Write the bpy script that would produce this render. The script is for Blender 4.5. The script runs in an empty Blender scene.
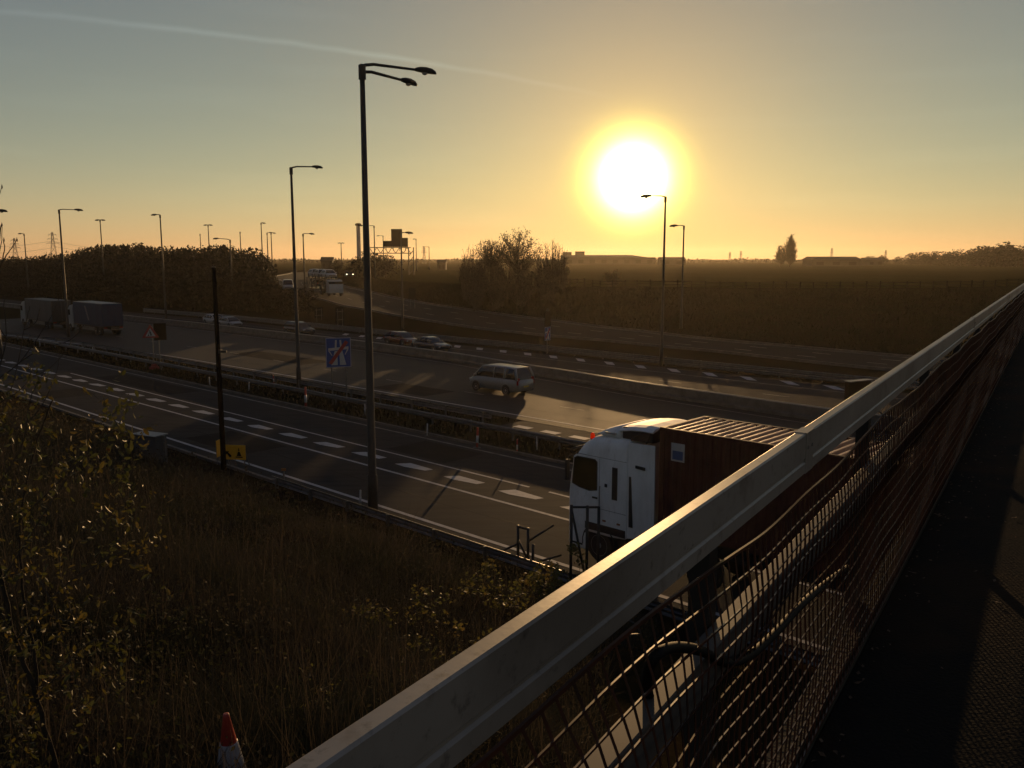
import bpy, bmesh, math, random
import numpy as np
from mathutils import Vector, Matrix

R_ = math.radians
SC = bpy.context.scene
COL = SC.collection
rng = random.Random(7)

# ------------------------------------------------------------------ camera, sky, sun, exposure
EYE = 9.5
FPX = 850.0
PITCH = math.atan(126 / FPX)
cam_d = bpy.data.cameras.new('camera')
cam = bpy.data.objects.new('camera', cam_d); COL.objects.link(cam)
cam.location = (0, 0, EYE)
cam.rotation_euler = (math.pi / 2 - PITCH, 0, 0)
cam_d.sensor_width = 36.0
cam_d.lens = 36.0 * FPX / 1024.0
cam_d.clip_start = 0.05
cam_d.clip_end = 12000
SC.camera = cam

SUN_EL, SUN_AZ = R_(5.15), R_(7.9)          # azimuth measured from +Y towards +X
SUN_DIR = Vector((math.sin(SUN_AZ) * math.cos(SUN_EL), math.cos(SUN_AZ) * math.cos(SUN_EL), math.sin(SUN_EL)))

SKY_STRENGTH = 0.098
EXPOSURE = 0.0
HAZE_DENSITY = 0.00013
HAZE_ANISO = 0.66
SUN_STRENGTH = 2.7

SC.view_settings.view_transform = 'Standard'
SC.view_settings.look = 'None'
SC.view_settings.exposure = EXPOSURE
SC.view_settings.gamma = 1.0
SC.view_settings.use_curve_mapping = False
SC.cycles.volume_bounces = 0
SC.cycles.max_bounces = 6
SC.cycles.transparent_max_bounces = 12
SC.cycles.sample_clamp_indirect = 4.0


def cam_dir(px, py):
    u, v = px - 512.0, 384.0 - py
    c, s = math.cos(PITCH), math.sin(PITCH)
    return Vector((u, FPX * c + v * s, v * c - FPX * s)).normalized()


world = bpy.data.worlds.new("World")
SC.world = world
world.use_nodes = True
wn, wl = world.node_tree.nodes, world.node_tree.links
wn.clear()
w_out = wn.new('ShaderNodeOutputWorld')
sky = wn.new('ShaderNodeTexSky')
sky.sky_type = 'NISHITA'
sky.sun_disc = False
sky.sun_elevation = SUN_EL
sky.sun_rotation = SUN_AZ
sky.air_density = 1.0
sky.dust_density = 0.0
sky.ozone_density = 2.2
bg = wn.new('ShaderNodeBackground'); bg.inputs['Strength'].default_value = SKY_STRENGTH


def wmath(op, a, b=None, clamp=False):
    n = wn.new('ShaderNodeMath'); n.operation = op; n.use_clamp = clamp
    for i, v in enumerate((a, b)):
        if v is None: continue
        if isinstance(v, (int, float)): n.inputs[i].default_value = v
        else: wl.new(v, n.inputs[i])
    return n.outputs[0]


tc = wn.new('ShaderNodeTexCoord')
def wdot(vec):
    n = wn.new('ShaderNodeVectorMath'); n.operation = 'DOT_PRODUCT'
    wl.new(tc.outputs['Generated'], n.inputs[0]); n.inputs[1].default_value = tuple(vec)
    return n.outputs['Value']


# the dry, slightly dusty evening air: a gentle tone per channel over the physical sky
sep = wn.new('ShaderNodeSeparateColor'); wl.new(sky.outputs[0], sep.inputs[0])
com = wn.new('ShaderNodeCombineColor')
for i, (gain_c, pw_c) in enumerate(((1.40, 0.921), (0.925, 0.988), (1.25, 0.555))):
    ch = wmath('MULTIPLY', wmath('POWER', sep.outputs[i], pw_c), gain_c)
    if i == 2:                                    # blue cut with height, so shaded surfaces get a less blue fill
        xyz = wn.new('ShaderNodeSeparateXYZ'); wl.new(tc.outputs['Generated'], xyz.inputs[0])
        ch = wmath('MULTIPLY', ch, wmath('SUBTRACT', 1.0, wmath('MULTIPLY', xyz.outputs['Z'], 0.36, True)))
    wl.new(ch, com.inputs[i])
hsv = wn.new('ShaderNodeHueSaturation')
hsv.inputs['Saturation'].default_value = 0.95
wl.new(com.outputs[0], hsv.inputs['Color'])
# contrail: a thin frayed line of ice high in the sky, along a great circle
d1, d2 = cam_dir(250, 38), cam_dir(585, 92)
nrm = d1.cross(d2).normalized()
along = (d2 - d1).normalized()
m1 = wn.new('ShaderNodeMapping'); wl.new(tc.outputs['Generated'], m1.inputs[0]); m1.inputs['Scale'].default_value = (6, 6, 6)
nz = wn.new('ShaderNodeTexNoise'); nz.inputs['Scale'].default_value = 3.0; nz.inputs['Detail'].default_value = 4
wl.new(m1.outputs[0], nz.inputs['Vector'])
off = wmath('MULTIPLY', wmath('SUBTRACT', nz.outputs['Fac'], 0.5), 0.007)
t_al = wdot(along)
t_1, t_2 = d1.dot(along), d2.dot(along)
bend = wmath('MULTIPLY', wmath('MULTIPLY', wmath('SUBTRACT', t_al, t_1), wmath('SUBTRACT', t_al, t_2)), -0.10)
dist = wmath('ABSOLUTE', wmath('ADD', wmath('ADD', wdot(nrm), off), bend))
tr = wmath('SUBTRACT', 1.0, wmath('DIVIDE', dist, 0.0042), True)
fade_r = wmath('SUBTRACT', 1.0, wmath('DIVIDE', wmath('SUBTRACT', t_al, t_2 - 0.22), 0.26), True)
fade_l = wmath('DIVIDE', wmath('SUBTRACT', t_al, t_1 - 0.35), 0.35, True)
fade_l = wmath('ADD', 0.15, wmath('MULTIPLY', fade_l, 0.85))
nz2 = wn.new('ShaderNodeTexNoise'); nz2.inputs['Scale'].default_value = 9.0; nz2.inputs['Detail'].default_value = 3
wl.new(tc.outputs['Generated'], nz2.inputs['Vector'])
trail = wmath('MULTIPLY', wmath('MULTIPLY', wmath('MULTIPLY', tr, fade_r), fade_l), wmath('ADD', 0.3, nz2.outputs['Fac']))
# thin, far cirrus streaks
m2 = wn.new('ShaderNodeMapping'); wl.new(tc.outputs['Generated'], m2.inputs[0]); m2.inputs['Scale'].default_value = (1.5, 1.5, 16)
m2.inputs['Rotation'].default_value = (0, R_(8), 0)
nz3 = wn.new('ShaderNodeTexNoise'); nz3.inputs['Scale'].default_value = 2.2; nz3.inputs['Detail'].default_value = 5
wl.new(m2.outputs[0], nz3.inputs['Vector'])
cir = wmath('MULTIPLY', wmath('SUBTRACT', nz3.outputs['Fac'], 0.52, True), 0.22)
gain = wmath('ADD', wmath('ADD', 1.0, wmath('MULTIPLY', trail, 0.30)), cir)
vm = wn.new('ShaderNodeVectorMath'); vm.operation = 'SCALE'
wl.new(hsv.outputs[0], vm.inputs[0]); wl.new(gain, vm.inputs['Scale'])
wl.new(vm.outputs[0], bg.inputs['Color'])
# the low sun and the aureole of dusty air round it
ang = wmath('ARCCOSINE', wmath('MINIMUM', wdot(SUN_DIR), 1.0))
AUREOLE = [(5.5, 1.62, 2, (1.0, 0.96, 0.82)), (5.0, 2.25, 2, (1.0, 0.72, 0.02)), (0.80, 7.74, 1, (1.0, 0.47, 0.008))]
shader = bg.outputs[0]
low_air = wmath('ADD', 0.5, wmath('MULTIPLY', wmath('DIVIDE', xyz.outputs['Z'], 0.075, True), 0.5))   # thicker air dims the glow low down
for amp, sig, pw, colr in AUREOLE:
    x = wmath('POWER', wmath('DIVIDE', ang, R_(sig)), float(pw))
    e = wmath('MULTIPLY', wmath('POWER', 2.71828, wmath('MULTIPLY', x, -1.0)), amp)
    if sig > 2: e = wmath('MULTIPLY', e, low_air)
    b2 = wn.new('ShaderNodeBackground'); b2.inputs['Color'].default_value = (*colr, 1)
    wl.new(e, b2.inputs['Strength'])
    ad = wn.new('ShaderNodeAddShader'); wl.new(shader, ad.inputs[0]); wl.new(b2.outputs[0], ad.inputs[1])
    shader = ad.outputs[0]
wl.new(shader, w_out.inputs['Surface'])

sun_d = bpy.data.lights.new('sun', 'SUN')
sun_d.energy = SUN_STRENGTH
sun_d.angle = R_(0.53)
sun_d.color = (1.0, 0.60, 0.26)
sun = bpy.data.objects.new('sun', sun_d); COL.objects.link(sun)
sun.rotation_euler = (-SUN_DIR).to_track_quat('-Z', 'Y').to_euler()
sun.location = (0, 0, 60)

# ------------------------------------------------------------------ frames of reference
AZ = R_(-46.5)
T = Vector((math.sin(AZ), math.cos(AZ), 0))      # along the motorway, away from the bridge
N = Vector((T.y, -T.x, 0))                       # across it, away from the camera
ROAD_ROT = math.atan2(T.y, T.x)                  # turns local +x onto T
BAZ = R_(32.62)
D = Vector((math.sin(BAZ), math.cos(BAZ), 0))    # along the footbridge
RT = Vector((D.y, -D.x, 0))


def P(q, t, z=0.0): return N * q + T * t + Vector((0, 0, z))
def B(s, a, b): return D * s - RT * a + Vector((0, 0, EYE - b))
def QT(v): return v.x * N.x + v.y * N.y, v.x * T.x + v.y * T.y


def at_depth(px, py, y):                          # a point on a sight line at distance y ahead
    d = cam_dir(px, py); return Vector((0, 0, EYE)) + d * (y / d.y)


def at_z(px, py, z=0.0):
    d = cam_dir(px, py); return Vector((0, 0, EYE)) + d * ((z - EYE) / d.z)


def lerp_tab(tab, x):
    if x <= tab[0][0]: return tab[0][1]
    for (a, va), (b, vb) in zip(tab, tab[1:]):
        if x <= b:
            k = (x - a) / (b - a); k = k * k * (3 - 2 * k) * 0.35 + k * 0.65
            return va + (vb - va) * k
    return tab[-1][1]


Q_NEAR, Q_BAND1, Q_BAND2, Q_FAR = 19.6, 23.25, 25.6, 29.0
T_MAIN = [(-60, 37.4), (60, 37.3), (80, 37.0), (95, 35.8), (110, 34.2), (150, 29.5), (320, 8)]
T_LANE = [(-60, 41.4), (55, 41.4), (80, 42.6), (110, 42.0), (150, 39.5), (320, 30)]
T_CONC = [(-60, 47.7), (20, 47.9), (33, 49.0), (45, 50.9), (59, 53.0), (75, 54.0), (110, 54.2), (160, 53.0), (320, 49)]
T_FARE = [(-60, 60.5), (40, 62.3), (60, 63.0), (120, 64.0), (160, 62.0), (320, 62)]
T_SLO = [(-60, 75), (44, 73.5), (52, 72.0), (61, 69.8), (71, 68.6), (88, 70.5), (100, 72.5), (117, 77.4), (140, 87), (180, 108), (240, 150)]
T_SUP = [(-60, 85.5), (29, 84.5), (39, 83.7), (52, 82.6), (63, 82.6), (76, 83.5), (95, 85.2), (110, 89), (135, 98), (180, 122), (240, 165)]
T_SZ = [(-60, 0.05), (28, 0.12), (45, 0.5), (60, 1.05), (76, 1.6), (100, 2.5), (120, 3.25), (140, 3.85), (180, 4.7), (240, 4.95)]
T_BROW = [(-60, 190), (0, 160), (20, 151), (35, 143), (57, 122), (73, 107), (90, 101), (105, 100), (120, 103), (140, 110), (180, 135), (240, 180)]
FIELD = 5.0


def ground(q, t):
    if q < 18.6:
        z = lerp_tab([(-6, 7.35), (-2, 6.7), (3, 5.35), (11, 2.7), (16.5, 0.55), (18.6, 0.1)], q)
        if t > 12: z -= max(0, min(1, (t - 12) / 40)) * 0.8 * max(0.0, min(1, (18.6 - q) / 12))
        return z
    fe = lerp_tab(T_FARE, t) + 1.4
    if q < fe: return -0.03
    lo, up, zs, br = lerp_tab(T_SLO, t), lerp_tab(T_SUP, t), lerp_tab(T_SZ, t) - 0.05, lerp_tab(T_BROW, t)
    if q < lo - 0.6: return -0.03 + (zs + 0.03) * max(0, min(1, (q - fe) / max(0.5, lo - 0.6 - fe)))
    if q < up + 0.8: return zs
    if q < br:
        k = (q - up - 0.8) / max(1.0, br - up - 0.8)
        k = 1 - (1 - k) ** 1.7
        return zs + (FIELD - zs) * k
    return FIELD


def gz(x, y): return ground(x * N.x + y * N.y, x * T.x + y * T.y)


# ------------------------------------------------------------------ materials
MATS = {}


def mat(name, base, rough=0.7, metal=0.0, noise=None, bump=None, spec=0.5, transl=None, emit=None, coat=0.0):
    """noise = (scale, other colour, contrast lo, hi[, stretch]); bump = (scale, strength)"""
    if name in MATS: return MATS[name]
    m = bpy.data.materials.new(name); m.use_nodes = True
    nt = m.node_tree; nd, lk = nt.nodes, nt.links
    p = nd['Principled BSDF']
    p.inputs['Base Color'].default_value = (*base, 1)
    p.inputs['Roughness'].default_value = rough
    p.inputs['Metallic'].default_value = metal
    p.inputs['Specular IOR Level'].default_value = spec
    p.inputs['Coat Weight'].default_value = coat
    tcn = nd.new('ShaderNodeTexCoord')
    if noise:
        layers = noise if isinstance(noise, list) else [noise]
        prev = None
        for ly in layers:
            nzn = nd.new('ShaderNodeTexNoise'); nzn.inputs['Scale'].default_value = ly[0]; nzn.inputs['Detail'].default_value = 6
            nzn.inputs['Roughness'].default_value = 0.65
            mp = nd.new('ShaderNodeMapping'); lk.new(tcn.outputs['Object'], mp.inputs[0])
            if len(ly) > 4:
                mp.inputs['Scale'].default_value = ly[4]
                if len(ly) > 5: mp.inputs['Rotation'].default_value = ly[5]
            lk.new(mp.outputs[0], nzn.inputs['Vector'])
            cr = nd.new('ShaderNodeMapRange'); cr.inputs['From Min'].default_value = ly[2]; cr.inputs['From Max'].default_value = ly[3]
            lk.new(nzn.outputs['Fac'], cr.inputs['Value'])
            mx = nd.new('ShaderNodeMix'); mx.data_type = 'RGBA'
            lk.new(cr.outputs[0], mx.inputs['Factor'])
            if prev is None: mx.inputs['A'].default_value = (*base, 1)
            else: lk.new(prev, mx.inputs['A'])
            mx.inputs['B'].default_value = (*ly[1], 1)
            prev = mx.outputs['Result']
        lk.new(prev, p.inputs['Base Color'])
        col_out = prev
    else:
        nzn = nd.new('ShaderNodeTexNoise'); nzn.inputs['Scale'].default_value = 5.0; nzn.inputs['Detail'].default_value = 5
        lk.new(tcn.outputs['Object'], nzn.inputs['Vector'])
        cr = nd.new('ShaderNodeMapRange'); cr.inputs['To Min'].default_value = 0.78; cr.inputs['To Max'].default_value = 1.12
        lk.new(nzn.outputs['Fac'], cr.inputs['Value'])
        vmn = nd.new('ShaderNodeVectorMath'); vmn.operation = 'SCALE'; vmn.inputs[0].default_value = base
        lk.new(cr.outputs[0], vmn.inputs['Scale']); lk.new(vmn.outputs[0], p.inputs['Base Color'])
        col_out = vmn.outputs[0]
    if bump:
        nb = nd.new('ShaderNodeTexNoise'); nb.inputs['Scale'].default_value = bump[0]; nb.inputs['Detail'].default_value = 6
        lk.new(tcn.outputs['Object'], nb.inputs['Vector'])
        bp = nd.new('ShaderNodeBump'); bp.inputs['Strength'].default_value = bump[1]; bp.inputs['Distance'].default_value = 0.02
        lk.new(nb.outputs['Fac'], bp.inputs['Height']); lk.new(bp.outputs[0], p.inputs['Normal'])
    if transl:
        tb = nd.new('ShaderNodeBsdfTranslucent')
        vs = nd.new('ShaderNodeVectorMath'); vs.operation = 'SCALE'; vs.inputs['Scale'].default_value = 1.5
        lk.new(col_out, vs.inputs[0]); lk.new(vs.outputs[0], tb.inputs['Color'])
        ms = nd.new('ShaderNodeMixShader'); ms.inputs[0].default_value = transl
        lk.new(p.outputs[0], ms.inputs[1]); lk.new(tb.outputs[0], ms.inputs[2])
        lk.new(ms.outputs[0], nd['Material Output'].inputs['Surface'])
    if emit:
        p.inputs['Emission Color'].default_value = (*emit[0], 1); p.inputs['Emission Strength'].default_value = emit[1]
    MATS[name] = m
    return m


ASPHALT = mat('asphalt', (0.052, 0.0515, 0.050), 0.8, spec=0.012, noise=[(0.35, (0.034, 0.0335, 0.033), 0.4, 0.65, (1, 6, 1), (0, 0, -ROAD_ROT + math.pi / 2)),
              (60, (0.045, 0.043, 0.041), 0.45, 0.8)], bump=(90, 0.5))
ASPHALT_OLD = mat('old_asphalt', (0.038, 0.037, 0.036), 0.74, spec=0.09, noise=[(0.5, (0.024, 0.023, 0.022), 0.35, 0.65, (1, 5, 1), (0, 0, -ROAD_ROT + math.pi / 2)),
              (50, (0.05, 0.047, 0.044), 0.45, 0.8)], bump=(70, 0.6))
PAINT_W = mat('road_paint', (0.40, 0.40, 0.41), 0.7, spec=0.25, noise=[(3.0, (0.25, 0.25, 0.255), 0.45, 0.75), (28, (0.08, 0.08, 0.08), 0.62, 0.8)])
PAINT_D = mat('worn_road_paint', (0.20, 0.20, 0.195), 0.7, spec=0.25, noise=[(2.0, (0.09, 0.09, 0.088), 0.4, 0.65)])
VERGE = mat('verge_soil', (0.026, 0.021, 0.014), 0.95, noise=[(0.8, (0.018, 0.018, 0.009), 0.4, 0.62), (14, (0.04, 0.031, 0.019), 0.5, 0.75)], bump=(9, 0.9), spec=0.0)
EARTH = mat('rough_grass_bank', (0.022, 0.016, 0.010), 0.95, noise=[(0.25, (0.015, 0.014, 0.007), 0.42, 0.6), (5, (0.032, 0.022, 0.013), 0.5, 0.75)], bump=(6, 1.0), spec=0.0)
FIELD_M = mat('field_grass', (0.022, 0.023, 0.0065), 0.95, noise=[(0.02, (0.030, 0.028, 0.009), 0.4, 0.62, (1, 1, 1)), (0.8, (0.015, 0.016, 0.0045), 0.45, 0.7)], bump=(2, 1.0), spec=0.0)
CONC = mat('concrete', (0.13, 0.12, 0.108), 0.8, spec=0.2, noise=[(1.3, (0.08, 0.074, 0.066), 0.4, 0.65), (22, (0.17, 0.158, 0.145), 0.55, 0.8)], bump=(40, 0.35))
GALV = mat('galvanised_steel', (0.15, 0.15, 0.15), 0.45, 0.6, noise=(3.5, (0.09, 0.087, 0.083), 0.4, 0.7))
POLE = mat('lamp_post_steel', (0.035, 0.035, 0.036), 0.55, 0.1, spec=0.3, noise=(2.0, (0.022, 0.021, 0.02), 0.4, 0.7))
DARK = mat('dark_plastic', (0.02, 0.02, 0.021), 0.55)
RUBBER = mat('tyre_rubber', (0.014, 0.014, 0.014), 0.85)
ALLOY = mat('wheel_alloy', (0.30, 0.30, 0.31), 0.35, 0.8)
GLASS = mat('window_glass', (0.012, 0.014, 0.015), 0.06, 0.0, spec=0.6)
LAMPG = mat('headlamp_glass', (0.5, 0.5, 0.5), 0.1, 0.4)
TAIL = mat('tail_lamp_glass', (0.28, 0.015, 0.01), 0.2)
AMBER = mat('amber_beacon_glass', (.85, .15, .015), .25, transl=0.7)
WOOD = mat('weathered_timber', (0.022, 0.017, 0.012), 0.95, spec=0.0, noise=(6, (0.014, 0.011, 0.008), 0.4, 0.7, (1, 1, 8)))
BARK = mat('bark', (0.05, 0.038, 0.027), 0.95, noise=(7, (0.028, 0.022, 0.016), 0.4, 0.65, (1, 1, 0.25)), bump=(18, 0.8), spec=0.15)


# ------------------------------------------------------------------ mesh building
class MB:
    def __init__(self): self.v, self.f = [], []

    def add(self, vs, fs):
        o = len(self.v); self.v.extend([tuple(p) for p in vs]); self.f.extend([tuple(i + o for i in f) for f in fs]); return self

    def box(self, c, s, rz=0.0, M=None):
        vs = []
        for x in (-1, 1):
            for y in (-1, 1):
                for z in (-1, 1):
                    p = Vector((x * s[0] / 2, y * s[1] / 2, z * s[2] / 2))
                    if rz: p = Matrix.Rotation(rz, 3, 'Z') @ p
                    if M is not None: p = M @ p
                    vs.append(p + Vector(c))
        return self.add(vs, [(0, 1, 3, 2), (4, 6, 7, 5), (0, 4, 5, 1), (2, 3, 7, 6), (0, 2, 6, 4), (1, 5, 7, 3)])

    def tube(self, pts, rad, seg=8, cap=True):
        pts = [Vector(p) for p in pts]
        if not isinstance(rad, (list, tuple)): rad = [rad] * len(pts)
        rings = []; prev = None
        for i, p in enumerate(pts):
            d = (pts[min(i + 1, len(pts) - 1)] - pts[max(i - 1, 0)])
            d = d.normalized() if d.length > 1e-9 else Vector((0, 0, 1))
            if prev is None:
                a = Vector((1, 0, 0)) if abs(d.x) < 0.8 else Vector((0, 1, 0))
                u = d.cross(a).normalized()
            else:
                u = prev - d * prev.dot(d)
                u = u.normalized() if u.length > 1e-6 else d.orthogonal().normalized()
            prev = u; w = d.cross(u)
            rings.append([p + (u * math.cos(2 * math.pi * k / seg) + w * math.sin(2 * math.pi * k / seg)) * rad[i] for k in range(seg)])
        return self.loft(rings, True, cap)

    def loft(self, rings, closed=True, cap=True):
        n = len(rings[0]); vs = [p for r in rings for p in r]; fs = []
        for i in range(len(rings) - 1):
            for k in range(n if closed else n - 1):
                a, b = i * n + k, i * n + (k + 1) % n
                fs.append((a, b, b + n, a + n))
        if cap and closed:
            fs.append(tuple(range(n - 1, -1, -1))); fs.append(tuple((len(rings) - 1) * n + k for k in range(n)))
        return self.add(vs, fs)

    def lathe(self, prof, c=(0, 0, 0), seg=16, M=None):
        rings = []
        for r, z in prof:
            ring = []
            for k in range(seg):
                p = Vector((r * math.cos(2 * math.pi * k / seg), r * math.sin(2 * math.pi * k / seg), z))
                if M is not None: p = M @ p
                ring.append(p + Vector(c))
            rings.append(ring)
        return self.loft(rings)

    def prism(self, outline, y0, y1, axis='y'):
        """outline of (x, z) pairs extruded between y0 and y1"""
        n = len(outline)
        a = [Vector((x, y0, z)) for x, z in outline]; b = [Vector((x, y1, z)) for x, z in outline]
        fs = [tuple(range(n)), tuple(range(2 * n - 1, n - 1, -1))]
        fs += [(k, k + n, (k + 1) % n + n, (k + 1) % n) for k in range(n)]
        return self.add(a + b, fs)

    def mesh(self, name, m, smooth=False, bevel=0):
        me = bpy.data.meshes.new(name); me.from_pydata(self.v, [], self.f); me.validate()
        bm = bmesh.new(); bm.from_mesh(me)
        bmesh.ops.recalc_face_normals(bm, faces=bm.faces)
        if bevel:
            ed = [e for e in bm.edges if len(e.link_faces) == 2 and e.calc_face_angle(0) > 0.6]
            bmesh.ops.bevel(bm, geom=ed, offset=bevel, segments=2, affect='EDGES', profile=0.6)
        bm.to_mesh(me); bm.free()
        if smooth: me.shade_smooth()
        if m: me.materials.append(m)
        return me

    def build(self, name, m, parent=None, smooth=False, bevel=0, loc=None, rz=0.0):
        o = bpy.data.objects.new(name, self.mesh(name, m, smooth, bevel)); COL.objects.link(o)
        if loc is not None: o.location = loc
        if rz: o.rotation_euler = (0, 0, rz)
        if parent: o.parent = parent
        if smooth == 'auto':
            pass
        return o


def np_mesh(name, verts, nper, m):
    """many separate n-gons at once; verts is an (k*nper, 3) array"""
    k = len(verts) // nper
    me = bpy.data.meshes.new(name)
    me.vertices.add(len(verts)); me.vertices.foreach_set('co', np.asarray(verts, dtype=np.float32).ravel())
    me.loops.add(len(verts)); me.loops.foreach_set('vertex_index', np.arange(len(verts), dtype=np.int32))
    me.polygons.add(k); me.polygons.foreach_set('loop_start', np.arange(0, len(verts), nper, dtype=np.int32))
    me.polygons.foreach_set('loop_total', np.full(k, nper, dtype=np.int32))
    me.update(calc_edges=True); me.materials.append(m)
    return me


def link(name, me, parent=None):
    o = bpy.data.objects.new(name, me); COL.objects.link(o)
    if parent: o.parent = parent
    return o


def tag(o, label=None, cat=None, group=None, kind=None):
    if label: o['label'] = label
    if cat: o['category'] = cat
    if group: o['group'] = group
    if kind: o['kind'] = kind
    return o


def thing(name, label, cat, loc=(0, 0, 0), rz=0.0, group=None):
    o = bpy.data.objects.new(name, None); COL.objects.link(o)
    o.location = loc; o.rotation_euler = (0, 0, rz); o.empty_display_size = 0.3
    return tag(o, label, cat, group)


KIDS = {}
def copy_tree(o, parent=None):
    c = o.copy(); COL.objects.link(c)
    if parent: c.parent = parent
    for ch in list(o.children): copy_tree(ch, c)
    return c


def dup(o, loc, rz, label, group=None, scale=None):
    c = copy_tree(o); c.location = loc; c.rotation_euler = (0, 0, rz); c['label'] = label
    if group: c['group'] = group
    if scale: c.scale = (scale, scale, scale) if isinstance(scale, (int, float)) else scale
    return c


# ------------------------------------------------------------------ the ground: one sheet out to the horizon
def frange(a, b, s):
    out = []; x = a
    while x < b - 1e-6: out.append(x); x += s
    return out


qs = [-2300, -1200, -400, -120, -50, -25, -14, -9] + frange(-6, 18.5, 0.5) + [18.6, 19.0] + frange(22, 62, 5) + frange(62, 126, 1.0) + frange(126, 200, 4) + [200, 230, 280, 350, 500, 800, 1300, 1800, 2300]
ts = [-2300, -1200, -500, -250, -120] + frange(-80, 12, 3) + frange(12, 60, 1.5) + frange(60, 250, 3) + [250, 275, 310, 360, 450, 600, 900, 1500, 1900, 2300]
gv, gf, gm = [], [], []
nr = np.random.RandomState(3)
for q in qs:
    for t in ts:
        z = ground(q, t)
        if q < 18 and q > -20 and t < 120 and t > -40: z += nr.uniform(-0.07, 0.07)
        fe = lerp_tab(T_SUP, t)
        if q > fe + 3 and q < 200 and abs(t) < 300: z += nr.uniform(-0.06, 0.06)
        gv.append(P(q, t, z))
nt_ = len(ts)
for i in range(len(qs) - 1):
    for j in range(nt_ - 1):
        gf.append((i * nt_ + j, (i + 1) * nt_ + j, (i + 1) * nt_ + j + 1, i * nt_ + j + 1))
        qq, tt = (qs[i] + qs[i + 1]) / 2, (ts[j] + ts[j + 1]) / 2
        gm.append(0 if qq < 18.6 else (1 if qq < lerp_tab(T_FARE, tt) + 2 else (2 if qq > lerp_tab(T_BROW, tt) else 0)))
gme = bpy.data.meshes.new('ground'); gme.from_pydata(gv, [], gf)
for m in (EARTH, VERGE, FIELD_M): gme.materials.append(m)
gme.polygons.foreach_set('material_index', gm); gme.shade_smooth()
bmx = bmesh.new(); bmx.from_mesh(gme); bmesh.ops.recalc_face_normals(bmx, faces=bmx.faces)
bmx.faces.ensure_lookup_table()
if bmx.faces[0].normal.z < 0: bmesh.ops.reverse_faces(bmx, faces=bmx.faces)
bmx.to_mesh(gme); bmx.free()
tag(link('ground', gme), kind='structure')


def strip(name, f0, f1, t0, t1, z, m, step=2.5, kind='structure', zf=None):
    b = MB(); tl = frange(t0, t1, step) + [t1]
    vs = []
    for t in tl:
        zz = z + (zf(t) if zf else 0)
        vs += [P(f0(t) if callable(f0) else f0, t, zz), P(f1(t) if callable(f1) else f1, t, zz)]
    b.add(vs, [(2 * i, 2 * i + 1, 2 * i + 3, 2 * i + 2) for i in range(len(tl) - 1)])
    o = b.build(name, m)
    if o.data.polygons[0].normal.z < 0: o.data.flip_normals()
    return tag(o, kind=kind)


fm = lambda t: lerp_tab(T_MAIN, t)
fl = lambda t: lerp_tab(T_LANE, t)
fc = lambda t: lerp_tab(T_CONC, t)
ff = lambda t: lerp_tab(T_FARE, t)
fsl = lambda t: lerp_tab(T_SLO, t)
fsu = lambda t: lerp_tab(T_SUP, t)
fsz = lambda t: lerp_tab(T_SZ, t)
SPLIT = lambda t: min(fm(t) - 0.9, 28.2 if t < 95 else 28.2)
strip('slip_road', 18.7, 29.6, -60, 220, 0.0, ASPHALT)
strip('motorway_outbound', lambda t: max(29.9, fm(t) - 1.0), lambda t: fc(t) - 0.05, -60, 150, 0.0, ASPHALT_OLD)
strip('motorway_inbound', lambda t: fc(t) + 0.75, lambda t: ff(t) + 0.6, -60, 320, 0.0, ASPHALT)
strip('entry_slip_road', fsl, fsu, -60, 240, 0.0, mat('slip_asphalt', (0.030, 0.029, 0.027), 0.9, spec=0.05, noise=[(0.4, (0.021, 0.02, 0.019), 0.38, 0.65, (1, 5, 1), (0, 0, -ROAD_ROT + math.pi / 2)), (30, (0.045, 0.042, 0.038), 0.5, 0.8)], bump=(40, 0.6)), zf=fsz)

# painted lines
strip('edge_line', Q_NEAR - 0.09, Q_NEAR + 0.09, -60, 200, 0.005, PAINT_W)
strip('edge_line', Q_FAR - 0.08, Q_FAR + 0.08, -60, 130, 0.005, PAINT_D)
strip('band_line', Q_BAND1 - 0.08, Q_BAND1 + 0.08, -60, 200, 0.005, PAINT_W)
strip('band_line', Q_BAND2 - 0.065, Q_BAND2 + 0.065, 23.3, 75, 0.005, PAINT_W)
strip('band_line', Q_BAND2 - 0.065, Q_BAND2 + 0.065, -60, 22.2, 0.005, PAINT_W)
b = MB()                                            # the hatch marks between the two lines
for i in range(56):
    t = -10.95 + i * 3.365; w = lambda: rng.uniform(-.05, .05)
    b.add([P(24.86 + w(), t + .75, .005), P(24.30, t + 1.2 + w(), .005), P(24.22 + w(), t + .45, .005), P(24.42, t - .85 + w(), .005), P(24.80 + w(), t - .95, .005)], [(0, 1, 2, 3, 4)])
tag(b.build('hatch_markings', PAINT_W), kind='structure')
strip('edge_line', lambda t: fm(t) - .09, lambda t: fm(t) + .09, -60, 150, 0.005, PAINT_W)
strip('edge_line', lambda t: fc(t) - 1.05, lambda t: fc(t) - .9, -60, 150, 0.005, PAINT_D)
b = MB()
for i in range(30):
    t = -30 + i * 9
    b.add([P(fl(t) - .07, t, .005), P(fl(t) + .07, t, .005), P(fl(t + 2) + .07, t + 2, .005), P(fl(t + 2) - .07, t + 2, .005)], [(0, 1, 2, 3)])
tag(b.build('lane_markings', PAINT_D), kind='structure')
b = MB()                                            # short marks on the outbound verge edge
for i in range(12):
    t = 9 + i * 2.05
    b.add([P(34.5, t, .005), P(35.05, t, .005), P(35.05, t + 1.15, .005), P(34.5, t + 1.15, .005)], [(0, 1, 2, 3)])
tag(b.build('verge_markings', PAINT_W), kind='structure')
strip('verge_surface', 33.6, 36.5, -60, 33.5, -0.008, ASPHALT)
strip('edge_line', lambda t: fc(t) + 1.6, lambda t: fc(t) + 1.75, -60, 200, 0.005, PAINT_D)
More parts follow.
